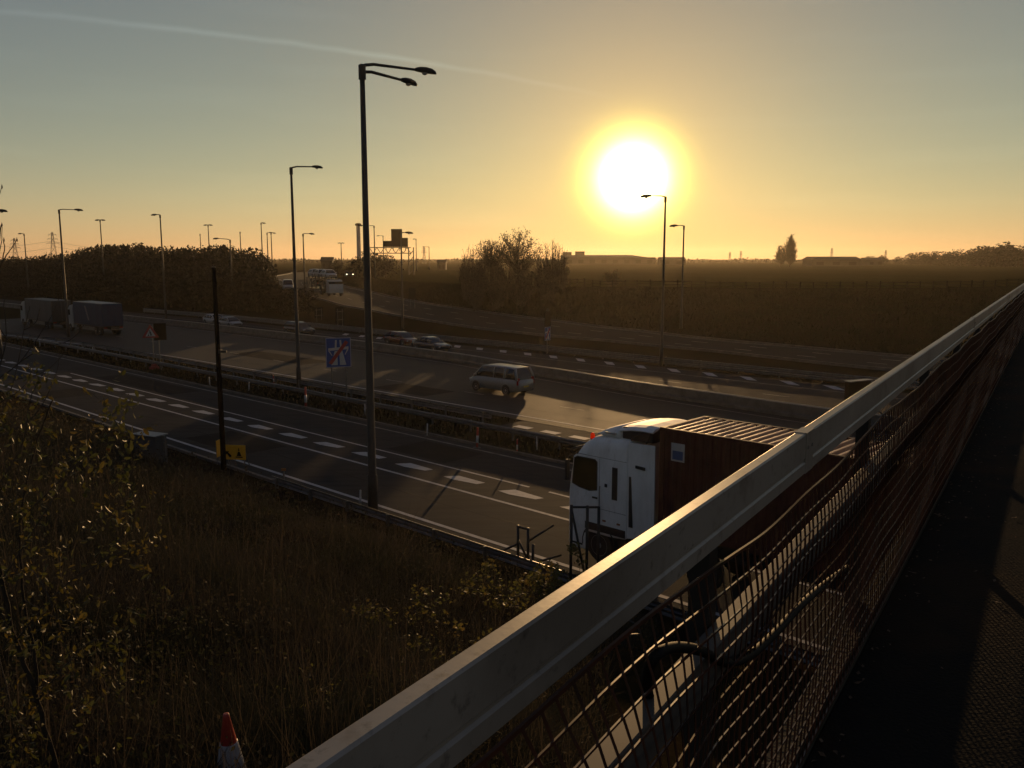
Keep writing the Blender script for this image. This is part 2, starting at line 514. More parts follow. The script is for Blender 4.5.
strip('edge_line', lambda t: ff(t) - 2.35, lambda t: ff(t) - 2.22, -60, 200, 0.005, PAINT_D)
b = MB()
for i in range(28):                                 # chevron marks along the inbound edge
    t = -6 + i * 3.5
    q = ff(t) - 0.55
    b.add([P(q + .75, t + 1.25, .006), P(q + .75, t + .25, .006), P(q - .75, t - 1.15, .006), P(q - .75, t - .25, .006)], [(0, 1, 2, 3)])
tag(b.build('chevron_markings', PAINT_W), kind='structure')
b = MB()
for i in range(24):
    t = -10 + i * 9
    q = (fc(t) + ff(t)) / 2
    b.add([P(q - .07, t, .005), P(q + .07, t, .005), P(q + .07, t + 2, .005), P(q - .07, t + 2, .005)], [(0, 1, 2, 3)])
for i in range(24):
    t = 8 + i * 6.5
    for k in (0.36, 0.68):
        t2 = t + 1.8
        qa, qb = fsl(t) * (1 - k) + fsu(t) * k, fsl(t2) * (1 - k) + fsu(t2) * k
        b.add([P(qa - .10, t, fsz(t) + .012), P(qa + .10, t, fsz(t) + .012), P(qb + .10, t2, fsz(t2) + .012), P(qb - .10, t2, fsz(t2) + .012)], [(0, 1, 2, 3)])
tag(b.build('lane_markings', PAINT_D), kind='structure')
strip('edge_line', lambda t: fsu(t) - .62, lambda t: fsu(t) - .42, -40, 240, 0.012, PAINT_D, zf=fsz)
strip('edge_line', lambda t: fsl(t) + .42, lambda t: fsl(t) + .62, -40, 240, 0.012, PAINT_D, zf=fsz)


def kerb(name, f, t0, t1, zf=None, h=0.12, w=0.16, step=2.5):
    b = MB(); rings = []
    for t in frange(t0, t1, step) + [t1]:
        q = f(t) if callable(f) else f
        z = zf(t) if zf else 0
        rings.append([P(q - w / 2, t, z - .1), P(q - w / 2, t, z + h), P(q + w / 2, t, z + h), P(q + w / 2, t, z - .1)])
    b.loft(rings)
    return tag(b.build(name, CONC), kind='structure')


kerb('kerb', 29.7, -60, 120)
kerb('kerb', 18.62, -60, 200)
kerb('kerb', lambda t: fsu(t) + .12, -40, 235, fsz, 0.2, 0.22)
kerb('kerb', lambda t: fsl(t) - .12, -40, 235, fsz, 0.2, 0.22)


# repairs and joints in the surfacing
PATCH = mat('resurfaced_patch', (0.020, 0.0195, 0.019), 0.85, spec=0.02, noise=[(.8, (0.028, 0.027, 0.026), .4, .65)], bump=(80, .5))
b = MB()
for qa, qb, ta, tb_ in ((20.2, 22.9, 37.5, 43.2), (26.0, 28.6, 29.0, 33.4), (26.1, 28.5, 58, 71), (19.9, 22.8, 62, 66), (38.0, 41.0, 44.5, 50.5), (42.0, 45.2, 66, 79), (38.2, 41.1, 24, 27.5)):
    b.add([P(qa, ta, .0025), P(qb, ta, .0025), P(qb, tb_, .0025), P(qa, tb_, .0025)], [(0, 1, 2, 3)])
tag(b.build('road_patches', PATCH), kind='structure')
b = MB()
for q0, tr_ in ((21.5, 120), (27.3, 120), (39.4, 100), (43.4, 100)):
    rings = []
    for k in range(60):
        t = -20 + k * tr_ / 60
        qq = q0 + .05 * math.sin(t * .7) + .03 * math.sin(t * 2.3); w = .03 + .02 * math.sin(t * 1.3)
        rings.append((qq - w, qq + w, t))
    vs = []
    for qa, qb, t in rings: vs += [P(qa, t, .0035), P(qb, t, .0035)]
    b.add(vs, [(2 * i, 2 * i + 1, 2 * i + 3, 2 * i + 2) for i in range(len(rings) - 1)])
tag(b.build('surface_joints', mat('joint_sealant', (.012, .012, .012), .8, spec=.1)), kind='structure')


# ------------------------------------------------------------------ barriers
def beam_barrier(label, f, t0, t1, zf=None, side=-1, rails=1, hgt=0.66, post=3.2, group='steel crash barriers'):
    mid = (t0 + t1) / 2; fq = f if callable(f) else (lambda t: f)
    z0 = zf if zf else (lambda t: 0.0)
    root = thing('crash_barrier', label, 'barrier', P(fq(mid), mid, z0(mid)), 0, group)
    O = root.location
    b = MB()
    prof = [(0, -.155), (.028, -.15), (.06, -.09), (.06, -.05), (.012, -.012), (.012, .012), (.06, .05), (.06, .09), (.028, .15), (0, .155)]
    for rl in range(rails):
        rings = []
        for t in frange(t0, t1, 1.6) + [t1]:
            ring = []
            for dq, dz in prof: ring.append(P(fq(t) + side * (.07 + dq), t, z0(t) + hgt - .16 - rl * .33 + dz) - O)
            for dq, dz in reversed(prof[1:-1]): ring.append(P(fq(t) + side * (.066 + dq), t, z0(t) + hgt - .16 - rl * .33 + dz * .97) - O)
            rings.append(ring)
        b.loft(rings)
    b.build('rail', GALV, root)
    n = 0
    for t in frange(t0 + .6, t1, post):
        if n >= 95: break
        MB().box((0, 0, (hgt + .05) / 2 - .1), (.06, .12, hgt + .15)).build('post', GALV, root, loc=P(fq(t), t, z0(t)) - O, rz=ROAD_ROT); n += 1
    return root


beam_barrier('steel crash barrier at the near road edge, its top rail glinting gold in the sun', 17.75, 3, 30.5, side=1, post=2.4, hgt=.68)
beam_barrier('long steel crash barrier on the verge between the two nearest roads', 31.9, -12, 104, side=-1, post=3.2)
beam_barrier('second steel crash barrier on the verge, running beside the outbound motorway edge line', lambda t: min(34.0, fm(t) - 1.6), 34, 128, side=1, post=3.2)
beam_barrier('far steel crash barrier on the dark verge beyond the inbound carriageway', lambda t: ff(t) + 1.6, -20, 150, side=-1, post=3.6, rails=2, hgt=0.78)
root = thing('concrete_barrier', 'pale concrete barrier wall between the two carriageways with two gold lit top edges', 'barrier', P(fc(40), 40))
b = MB(); rings = []
for t in frange(-50, 300, 2.5):
    q = fc(t)
    rings.append([P(q + dq, t, z) - root.location for dq, z in ((.02, 0.002), (.02, .2), (.16, .28), (.2, .75), (.23, .78), (.47, .78), (.5, .75), (.54, .28), (.68, .2), (.68, 0.002))])
b.loft(rings); b.build('wall', CONC, root)
for dq0 in (.215, .435):  # pale strips added to draw the sunlit lines along the wall's top edges
    b = MB(); rings = []
    for t in frange(-50, 300, 2.5):
        q = fc(t)
        rings.append([P(q + dq, t, z) - root.location for dq, z in ((dq0, .77), (dq0 + .008, .812), (dq0 + .042, .812), (dq0 + .05, .77))])
    b.loft(rings); b.build('lit_edge_strip', mat('lit_edge_finish', (.30, .28, .26), .55, .2), root)
#PART2
# ------------------------------------------------------------------ the footbridge the picture is taken from
DECK_B = 1.65
DECK_M = mat('footway_asphalt', (0.014, 0.0135, 0.012), 0.95, noise=[(1.1, (0.026, 0.018, 0.012), 0.47, 0.62), (26, (0.036, 0.03, 0.024), 0.62, 0.82)], bump=(60, 0.5), spec=0.05)
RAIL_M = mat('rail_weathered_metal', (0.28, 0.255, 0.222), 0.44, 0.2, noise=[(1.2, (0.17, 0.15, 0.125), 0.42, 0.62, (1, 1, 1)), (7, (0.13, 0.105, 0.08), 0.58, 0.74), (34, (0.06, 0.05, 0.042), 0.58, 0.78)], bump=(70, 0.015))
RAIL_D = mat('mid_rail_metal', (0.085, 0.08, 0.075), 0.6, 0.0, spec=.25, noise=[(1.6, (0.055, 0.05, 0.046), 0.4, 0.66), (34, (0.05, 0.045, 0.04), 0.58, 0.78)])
POST_M = mat('parapet_post_paint', (0.022, 0.021, 0.020), 0.7, spec=0.2)
b = MB(); rings = []
for s_ in (-2.5, 62):
    rings.append([B(s_, 0.72, DECK_B + .14), B(s_, 0.72, DECK_B + 0.9), B(s_, -2.7, DECK_B + 0.9), B(s_, -2.7, DECK_B + .14)])
b.loft(rings)
tag(b.build('bridge_deck', mat('deck_concrete', (0.05, 0.047, 0.042), 0.9, spec=0.1, noise=[(1.2, (0.03, 0.028, 0.024), 0.4, 0.65)])), kind='structure')
b = MB(); b.loft([[B(s_, 0.58, DECK_B), B(s_, 0.58, DECK_B + .139), B(s_, -2.5, DECK_B + .139), B(s_, -2.5, DECK_B)] for s_ in [-2.5 + .5 * k for k in range(130)]])
tag(b.build('footpath', DECK_M), kind='structure')
b = MB(); b.loft([[B(s_, 0.665, DECK_B - .09), B(s_, 0.665, DECK_B + .139), B(s_, 0.585, DECK_B + .139), B(s_, 0.585, DECK_B - .09)] for s_ in (-2.5, 62)])
MOSSY = mat('stained_concrete', (0.045, 0.042, 0.036), 0.9, spec=0.1, noise=[(2.2, (0.022, 0.022, 0.016), 0.4, 0.65), (25, (0.06, 0.055, 0.05), 0.58, 0.8)], bump=(40, 0.4))
tag(b.build('bridge_kerb', MOSSY), kind='structure')

par = thing('bridge_parapet', 'weathered grey metal parapet with flat top rail running along the bridge edge', 'railing', B(0, .62, DECK_B))
O = par.location
def section(name, sec, s0=-2.2, s1=60, m=RAIL_M, step=2.0):
    b = MB(); b.loft([[B(s_, a, bb) - O for a, bb in sec] for s_ in frange(s0, s1, step) + [s1]])
    return b.build(name, m, par)
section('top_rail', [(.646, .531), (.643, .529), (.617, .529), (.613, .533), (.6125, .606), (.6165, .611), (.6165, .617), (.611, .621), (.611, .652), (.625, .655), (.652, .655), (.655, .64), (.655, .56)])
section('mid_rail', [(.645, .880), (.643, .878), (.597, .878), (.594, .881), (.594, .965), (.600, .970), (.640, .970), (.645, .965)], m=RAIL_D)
POST = MB()
POST.box((0, 0, .56), (.06, .05, 1.0)).box((0, 0, .10), (.16, .07, .02))
pmesh = POST.mesh('parapet_post', POST_M)
for k in range(31):
    p = link('post', pmesh, par)
    p.location = B(-.08 + 2.0 * k, .676, DECK_B - .0) - O; p.rotation_euler = (0, 0, math.atan2(D.y, D.x))

for k in range(9):                                # sleeves where the rail lengths meet
    s_ = 2.62 + 6.0 * k
    b = MB(); b.loft([[B(x, a, bb) - O for a, bb in ((.648, .527), (.6105, .527), (.6105, .6545), (.657, .6575), (.657, .56))] for x in (s_, s_ + .09)])
    sl = b.build('rail_sleeve', RAIL_M, par)
    for dx in (.02, .07): MB().lathe([(.006, -.002), (.006, .003), (.003, .004)], B(s_ + dx, .6105, .575) - O, 8, Matrix.Rotation(-math.pi / 2, 3, D)).build('bolt', GALV, sl)

# slack orange plastic netting tied along the inside of the parapet
NET = mat('netting_plastic', (0.075, 0.026, 0.014), 0.3, noise=(8, (0.03, 0.017, 0.012), 0.4, 0.65), spec=0.7)
def sstep(x, a, b_): x = max(0.0, min(1.0, (x - a) / (b_ - a))); return x * x * (3 - 2 * x)
def net_pt(s_, k, nk):
    """point of the netting; k counts strands from the top"""
    u = k / nk
    sag = .050 * sstep(s_, 1.35, 2.2) * (1 - .75 * sstep(s_, 3.0, 3.9)) if s_ < 3.9 else .012 + .018 * math.sin(math.pi * (s_ - 3.9) / 2.05) ** 2
    top = 0.655 + sag + 0.0025 * math.sin(s_ * 9.1)
    bot = 1.585
    calm = 1 / (1 + max(0, s_ - 1.8) * .9)
    bb = top + (bot - top) * u + 0.008 * calm * math.sin(s_ * 3.3 + k * .8) * math.sin(u * 3.14)
    bulge = calm * (0.014 * math.sin(s_ * 2.6 + u * 5.0) * math.sin(u * 3.14) + 0.006 * math.sin(s_ * 6.3 - u * 7) * math.sin(u * 3.14))
    shear = .50 * (1 - sstep(s_, .9, 2.1)) + .02 * math.sin(s_ * 1.9)
    return s_ + shear * (bb - top) * (1 - .45 * u) + 0.012 * math.sin(k * .9 + s_ * 2.2) * u, .592 - .018 * sstep(u, 0, .2) + bulge, bb
NK = 14
b = MB()
SS = [0.05 + 0.0275 * k for k in range(0, 330)] + [0.05 + 0.0275 * 330 + 0.055 * k for k in range(0, 640)]
for k in range(NK + 1):
    rings = []
    for s_ in SS:
        c = B(*net_pt(s_, k, NK)); w, h = .0018, .0026
        if k in (0, NK): w, h = .003, .004
        rings.append([c + RT * w + Vector((0, 0, -h)), c + RT * w + Vector((0, 0, h)), c - RT * w + Vector((0, 0, h)), c - RT * w + Vector((0, 0, -h))])
    b.loft(rings, True, False)
vs_list = [0.0 + 0.050 * k for k in range(0, 900)]
for i, s_ in enumerate(vs_list):
    rings = []
    st = 1 if s_ < 9 else 3
    ks = list(range(0, NK, st)) + [NK]
    for k in ks:
        q3 = net_pt(s_ + .004 * math.sin(i * 2.3 + k), k, NK)
        c = B(q3[0], q3[1] + .0012, q3[2]); w = .0046 if s_ < 4 else .0065; th = .0012 if s_ < 2 else .0026
        rings.append([c + D * w + RT * th * .4, c - D * w + RT * th, c - D * w * .4 - RT * th * 1.4])
    b.loft(rings, True, False)
net = thing('safety_netting', 'slack orange brown plastic mesh netting hung along the inside of the bridge parapet', 'netting', B(0, .58, DECK_B))
b.v = [tuple(Vector(v) - net.location) for v in b.v]
b.build('mesh', NET, net)
for s_ in (0.62, 1.34, 3.85, 5.95, 8.0):
    MB().tube([B(s_, .606, .648) - net.location, B(s_ + .006, .596, .655) - net.location, B(s_ + .01, .588, .672) - net.location, B(s_ - .006, .604, .672) - net.location], .0022, 5).build('cable_tie', DARK, net)
# the black hose over the middle rail
def on_plane(px, py, a):                          # where a sight line meets the parapet plane at offset a
    d = cam_dir(px, py); return Vector((0, 0, EYE)) + d * (a / -d.dot(RT))
hp = [on_plane(*q) for q in ((655, 712, .66), (647, 690, .63), (649, 668, .60), (657, 654, .585), (671, 648, .582), (688, 648, .582), (704, 652, .582), (718, 660, .582), (734, 662, .582), (754, 652, .582), (776, 632, .582), (800, 606, .582), (824, 585, .585), (850, 566, .59))]
pts = []
for i in range(len(hp) - 1):
    p0, p1, p2, p3 = [Vector(hp[max(0, min(len(hp) - 1, i + d))]) for d in (-1, 0, 1, 2)]
    for j in range(6):
        u = j / 6
        pts.append(0.5 * ((2 * p1) + (p2 - p0) * u + (2 * p0 - 5 * p1 + 4 * p2 - p3) * u * u + (3 * p1 - p0 - 3 * p2 + p3) * u ** 3))
b = MB(); b.tube(pts, .0115, 8)
tag(b.build('hose', mat('hose_rubber', (.006, .006, .006), .7, spec=.15), smooth=True), 'loop of black hose draped over the middle parapet rail behind the netting', 'hose')
# bits of grit and dead leaves lying on the footway
LEAF_D = mat('dead_leaf', (0.11, 0.062, 0.03), 0.8, noise=(30, (0.06, 0.035, 0.02), 0.4, 0.6))
vs = []
r2 = np.random.RandomState(11)
for i in range(420):
    s_, a = r2.uniform(.5, 14), r2.uniform(-.9, .57)
    if r2.rand() < .5: a = .57 - abs(r2.normal(0, .1))
    c = B(s_, a, DECK_B - .006); r = r2.uniform(.004, .018); an = r2.uniform(0, 6.3)
    for k in range(4):
        rr = r * (1 if k % 2 == 0 else .5)
        vs.append(tuple(c + Vector((math.cos(an + k * 1.571) * rr, math.sin(an + k * 1.571) * rr, r2.uniform(-.003, .006)))))
tag(link('leaf_litter', np_mesh('leaf_litter', vs, 4, LEAF_D)), kind='stuff')


# ------------------------------------------------------------------ vehicles
def wheel(parent, x, y, r, w, side):
    M = Matrix.Rotation(math.pi / 2, 3, 'X')
    o = MB().lathe([(r * .62, -w / 2), (r * .93, -w / 2), (r, -w * .36), (r, w * .36), (r * .93, w / 2), (r * .62, w / 2)], (0, 0, 0), 20, M).build('wheel', RUBBER, parent, loc=(x, y, r))
    rm = MB().lathe([(r * .64, -.02), (r * .62, .015), (r * .5, .0), (r * .18, .012), (r * .12, .03)], (0, 0, 0), 14, Matrix.Rotation(-side * math.pi / 2, 3, 'X')).build('rim', ALLOY, o, loc=(0, side * w * .46, 0))
    return o


def paint(name, c, rough=0.32, metal=0.3):
    return mat(name, c, rough, metal, noise=(4, tuple(x * .8 for x in c), 0.45, 0.8), coat=0.4)


def spline_tab(tab, x): return lerp_tab(tab, x)


def make_car(name, label, cat, pm, L, W, H, belt, prof_belt, prof_roof, wheel_r=.31, wb=(.19, .81), lit=False, group=None, rear_side_glass=True, van=False):
    """profiles run over u = 0 (front bumper) .. 1 (rear bumper); local +x is forward"""
    root = thing(name, label, cat, group=group)
    X = lambda u: L / 2 - u * L
    b = MB(); rings = []
    us = [0, .012, .04, .1, .18, .27, .36, .5, .65, .8, .9, .96, .988, 1]
    for u in us:
        e = min(u, 1 - u)
        w = W / 2 * (1 - .20 * max(0, 1 - e / .10) ** 2)
        zb = .24 + .12 * max(0, 1 - e / .06)
        zt = lerp_tab(prof_belt, u)
        zm = (zb + zt) / 2
        half = [(w * .86, zb), (w * .985, zb + .07), (w, zm), (w * .985, zt - .10), (w * .93, zt - .02), (w * .6, zt + .015)]
        rings.append([Vector((X(u), y, z)) for y, z in half] + [Vector((X(u), -y, z)) for y, z in reversed(half)])
    b.loft(rings)
    body = b.build('body', pm, root, smooth=True)
    u0, u1 = prof_roof[0][0], prof_roof[-1][0]
    n = 16
    gus = [u0 + (u1 - u0) * k / n for k in range(n + 1)]
    def roofz(u): return lerp_tab(prof_roof, u)
    def shell(off, lo, hi, name, m, par):
        b = MB(); rings = []
        for u in gus:
            zt, zr = lerp_tab(prof_belt, u) - .02, roofz(u) + off
            zr = max(zr, zt + .01)
            k = (zr - zt) / (H - belt)
            wb_, wr = W / 2 * .925 + off, W / 2 * (.925 - .20 * min(1, max(0, k))) + off
            def at(f):
                return (wb_ + (wr - wb_) * f, zt + (zr - zt) * f)
            half = [at(lo), at((lo + hi) / 2), at(min(hi, .93))]
            if hi >= 1: half += [(wr * .93, zr - .012), (wr * .5, zr + .012)]
            rings.append([Vector((X(u), y, z)) for y, z in half] + [Vector((X(u), -y, z)) for y, z in reversed(half)])
        b.loft(rings, hi >= 1 and lo == 0, True)
        return b.build(name, m, par, smooth=True)
    shell(0, 0, 1, 'window_glass', GLASS, root)
    # roof panel and pillars set just proud of the glass
    flat = [u for u in gus if roofz(u) > belt + (H - belt) * .86]
    b = MB(); rings = []
    for k in range(9):
        u = flat[0] + (flat[-1] - flat[0]) * k / 8
        wr = W / 2 * .725 + .012; zr = roofz(u) + .012
        half = [(wr + .035, zr - .10), (wr + .012, zr - .04), (wr * .92, zr - .002), (wr * .5, zr + .016)]
        rings.append([Vector((X(u), y, z)) for y, z in half] + [Vector((X(u), -y, z)) for y, z in reversed(half)])
    b.loft(rings, False)
    b.build('roof', pm, root, smooth=True)
    wlow, wtop = W / 2 * .925, W / 2 * .735
    zb_ = belt - .03
    pil = [(u0, flat[0], .045), (u1, flat[-1], .06 if not van else .10)]
    mids = [(.52, .52, .035)] + ([(.74, .745, .10)] if van else [(.72, .71, .05)])
    for ua, ub, r in pil + mids:
        za = lerp_tab(prof_belt, ua) - .03
        for sgn in (-1, 1):
            MB().tube([(X(ua), sgn * (wlow + .002), za), (X((ua + ub) / 2), sgn * ((wlow + wtop) / 2 + .012), (za + roofz(ub)) / 2 + .01), (X(ub), sgn * (wtop + .006), roofz(ub) - .02)], [r, r, r * .9], 6).build('pillar', pm, root, smooth=True)
    for u in wb:
        for sgn in (-1, 1):
            M = Matrix.Rotation(math.pi / 2, 3, 'X')
            a = MB().lathe([(wheel_r * 1.17, -.05), (wheel_r * 1.17, .05)], (0, 0, 0), 20, M).build('wheel_arch', DARK, root, loc=(X(u), sgn * (W / 2 - .045), wheel_r + .03))
            wheel(root, X(u), sgn * (W / 2 - .095), wheel_r, .2, sgn)
    zl = lerp_tab(prof_belt, .04)
    hm = mat('headlamp_lit', (1, .95, .8), .3, emit=((1.0, .90, .68), 12.0)) if lit else LAMPG
    for sgn in (-1, 1):
        MB().box((0, 0, 0), (.16, .34, .15)).build('headlight', hm, root, bevel=.03, loc=(X(.022), sgn * W * .36, zl - .15))
        MB().box((0, 0, 0), (.12, .22, .22 if not van else .5)).build('tail_light', TAIL, root, bevel=.03, loc=(X(.985), sgn * W * .39, lerp_tab(prof_belt, .97) - .12))
        MB().box((0, 0, 0), (.14, .2, .14)).build('mirror', pm, root, bevel=.03, loc=(X(u0 + .07), sgn * (W / 2 + .06), belt + .08))
    MB().box((0, 0, 0), (.05, W * .62, .14)).build('grille', DARK, root, bevel=.02, loc=(X(0) + .0, 0, .52))
    MB().box((0, 0, 0), (.03, .52, .11)).build('number_plate', mat('number_plate_yellow', (.5, .38, .05), .5), root, loc=(X(1) - .005, 0, .62))
    return root


HATCH_B = [(0, .66), (.05, .74), (.25, .90), (.5, .92), (.9, .96), (.97, .90), (1, .82)]
HATCH_R = [(.20, .90), (.38, 1.38), (.52, 1.45), (.72, 1.42), (.86, 1.28), (.965, .95)]
SUV_B = [(0, .80), (.04, .92), (.24, 1.05), (.5, 1.07), (.92, 1.1), (1, .96)]
SUV_R = [(.23, 1.04), (.37, 1.58), (.5, 1.66), (.8, 1.64), (.9, 1.5), (.975, 1.1)]
SALOON_B = [(0, .62), (.05, .72), (.28, .90), (.5, .92), (.8, .98), (.97, .95), (1, .85)]
SALOON_R = [(.24, .90), (.42, 1.36), (.54, 1.42), (.66, 1.38), (.84, 1.0)]
MPV_B = [(0, .82), (.03, .92), (.15, 1.10), (.3, 1.13), (.95, 1.15), (1, 1.08)]
MPV_R = [(.10, 1.08), (.24, 1.82), (.32, 1.93), (.6, 1.95), (.92, 1.92), (.955, 1.80), (.985, 1.14)]


def plan_px(px, q, row=345):                     # where a sight line crosses road coordinate q
    d = cam_dir(px, row); d = Vector((d.x, d.y, 0)); k = q / d.dot(N); return d * k


def put(o, p, head, z=0.0):
    o.location = (p.x, p.y, z); o.rotation_euler = (0, 0, ROAD_ROT + (0 if head > 0 else math.pi)); return o


SILVER = paint('silver_paint', (.20, .204, .21))
WHITE_P = paint('white_paint', (.30, .30, .30), .35, 0.0)
BLACK_P = paint('black_paint', (.012, .012, .014), .22)
GREY_P = paint('dark_grey_paint', (.045, .048, .052), .25)
RED_P = paint('dark_red_paint', (.10, .015, .012), .25)
van = make_car('people_carrier', 'silver people carrier with dark windows driving away on the outbound carriageway', 'van', SILVER, 4.9, 1.92, 1.95, 1.13, MPV_B, MPV_R, .33, (.17, .78), van=True)
put(van, plan_px(501, 43.3), 1)
c1 = make_car('hatchback_car', 'silver hatchback far left on the inbound carriageway, behind the tall dark pole', 'car', SILVER, 4.2, 1.76, 1.45, .92, HATCH_B, HATCH_R)
put(c1, plan_px(230, 58.6, 325), -1)
c2 = make_car('off_road_car', 'dark off road car passing behind the tall single arm lamp post', 'car', BLACK_P, 4.6, 1.88, 1.66, 1.06, SUV_B, SUV_R, .36)
put(c2, plan_px(299, 58.4, 330), -1)
c3 = make_car('hatchback_car', 'dark red hatchback following close behind the black saloon', 'car', RED_P, 4.2, 1.76, 1.45, .92, HATCH_B, HATCH_R)
put(c3, plan_px(401, 59.6, 340), -1)
c4 = make_car('saloon_car', 'black saloon car just ahead of the dark red hatchback', 'car', GREY_P, 4.6, 1.82, 1.42, .92, SALOON_B, SALOON_R)
put(c4, plan_px(431, 58.0, 345), -1)
c5 = make_car('estate_car', 'white car glimpsed behind the silver hatchback on the far left', 'car', WHITE_P, 4.4, 1.78, 1.45, .92, HATCH_B, HATCH_R)
put(c5, plan_px(215, 59.8, 322), -1)
c6 = make_car('hatchback_car', 'far off car with bright headlamps lit coming down the slip road', 'car', GREY_P, 4.2, 1.76, 1.45, .92, HATCH_B, HATCH_R, lit=True)
p = at_depth(349, 280, 215); c6.location = (p.x, p.y, gz(p.x, p.y) + .05); c6.rotation_euler = (0, 0, R_(-72))
vw = make_car('panel_van', 'white van on the far slip road, left of the car transporter', 'van', WHITE_P, 4.9, 1.92, 1.95, 1.13, MPV_B, MPV_R, .33, (.17, .78), van=True)
p = at_depth(288, 286, 156); vw.location = (p.x, p.y, gz(p.x, p.y) + .03); vw.rotation_euler = (0, 0, R_(-75))


# the articulated lorry: white cab, red brown container
CABW = mat('cab_white_paint', (.74, .75, .755), .6, 0.0, spec=.3, noise=[(2.2, (.58, .58, .57), .42, .7, (1, 1, .35)), (9, (.40, .38, .35), .60, .80, (1, 1, .25))])
lorry = thing('articulated_lorry', 'white high roofed lorry cab and trailer carrying the red brown container', 'lorry', P(21.75, 17.0, 0), ROAD_ROT)
def cab_ring(x, w, zb, zt, r):
    half = [(w * .985, zb), (w, zb + .08), (w, zt - r * 1.1), (w - r * .12, zt - r * .55), (w - r * .45, zt - r * .16), (w - r, zt), (w * .3, zt + .015)]
    return [Vector((x, y, z)) for y, z in half] + [Vector((x, -y, z)) for y, z in reversed(half)]
b = MB()
b.loft([cab_ring(-.02, 1.12, .95, 1.95, .12), cab_ring(-.06, 1.2, .88, 2.1, .15), cab_ring(-.16, 1.245, .86, 2.75, .28), cab_ring(-.32, 1.25, .86, 3.20, .42), cab_ring(-.55, 1.25, .86, 3.48, .45),
        cab_ring(-.85, 1.25, .86, 3.64, .42), cab_ring(-1.2, 1.25, .86, 3.72, .36), cab_ring(-1.8, 1.25, .86, 3.76, .32), cab_ring(-2.28, 1.25, .9, 3.76, .3), cab_ring(-2.34, 1.22, .95, 3.70, .3)])
cab = b.build('cab', CABW, lorry, smooth=True)
b = MB(); b.loft([cab_ring(.0, 1.02, .30, .92, .1), cab_ring(-.03, 1.16, .27, .95, .1), cab_ring(-.16, 1.24, .26, .95, .06), cab_ring(-.72, 1.245, .28, .95, .04)])
b.build('bumper', CABW, lorry, smooth=True)
b = MB(); b.box((-1.25, 0, .62), (1.9, 2.2, .5)); b.build('wheel_bay', DARK, lorry)
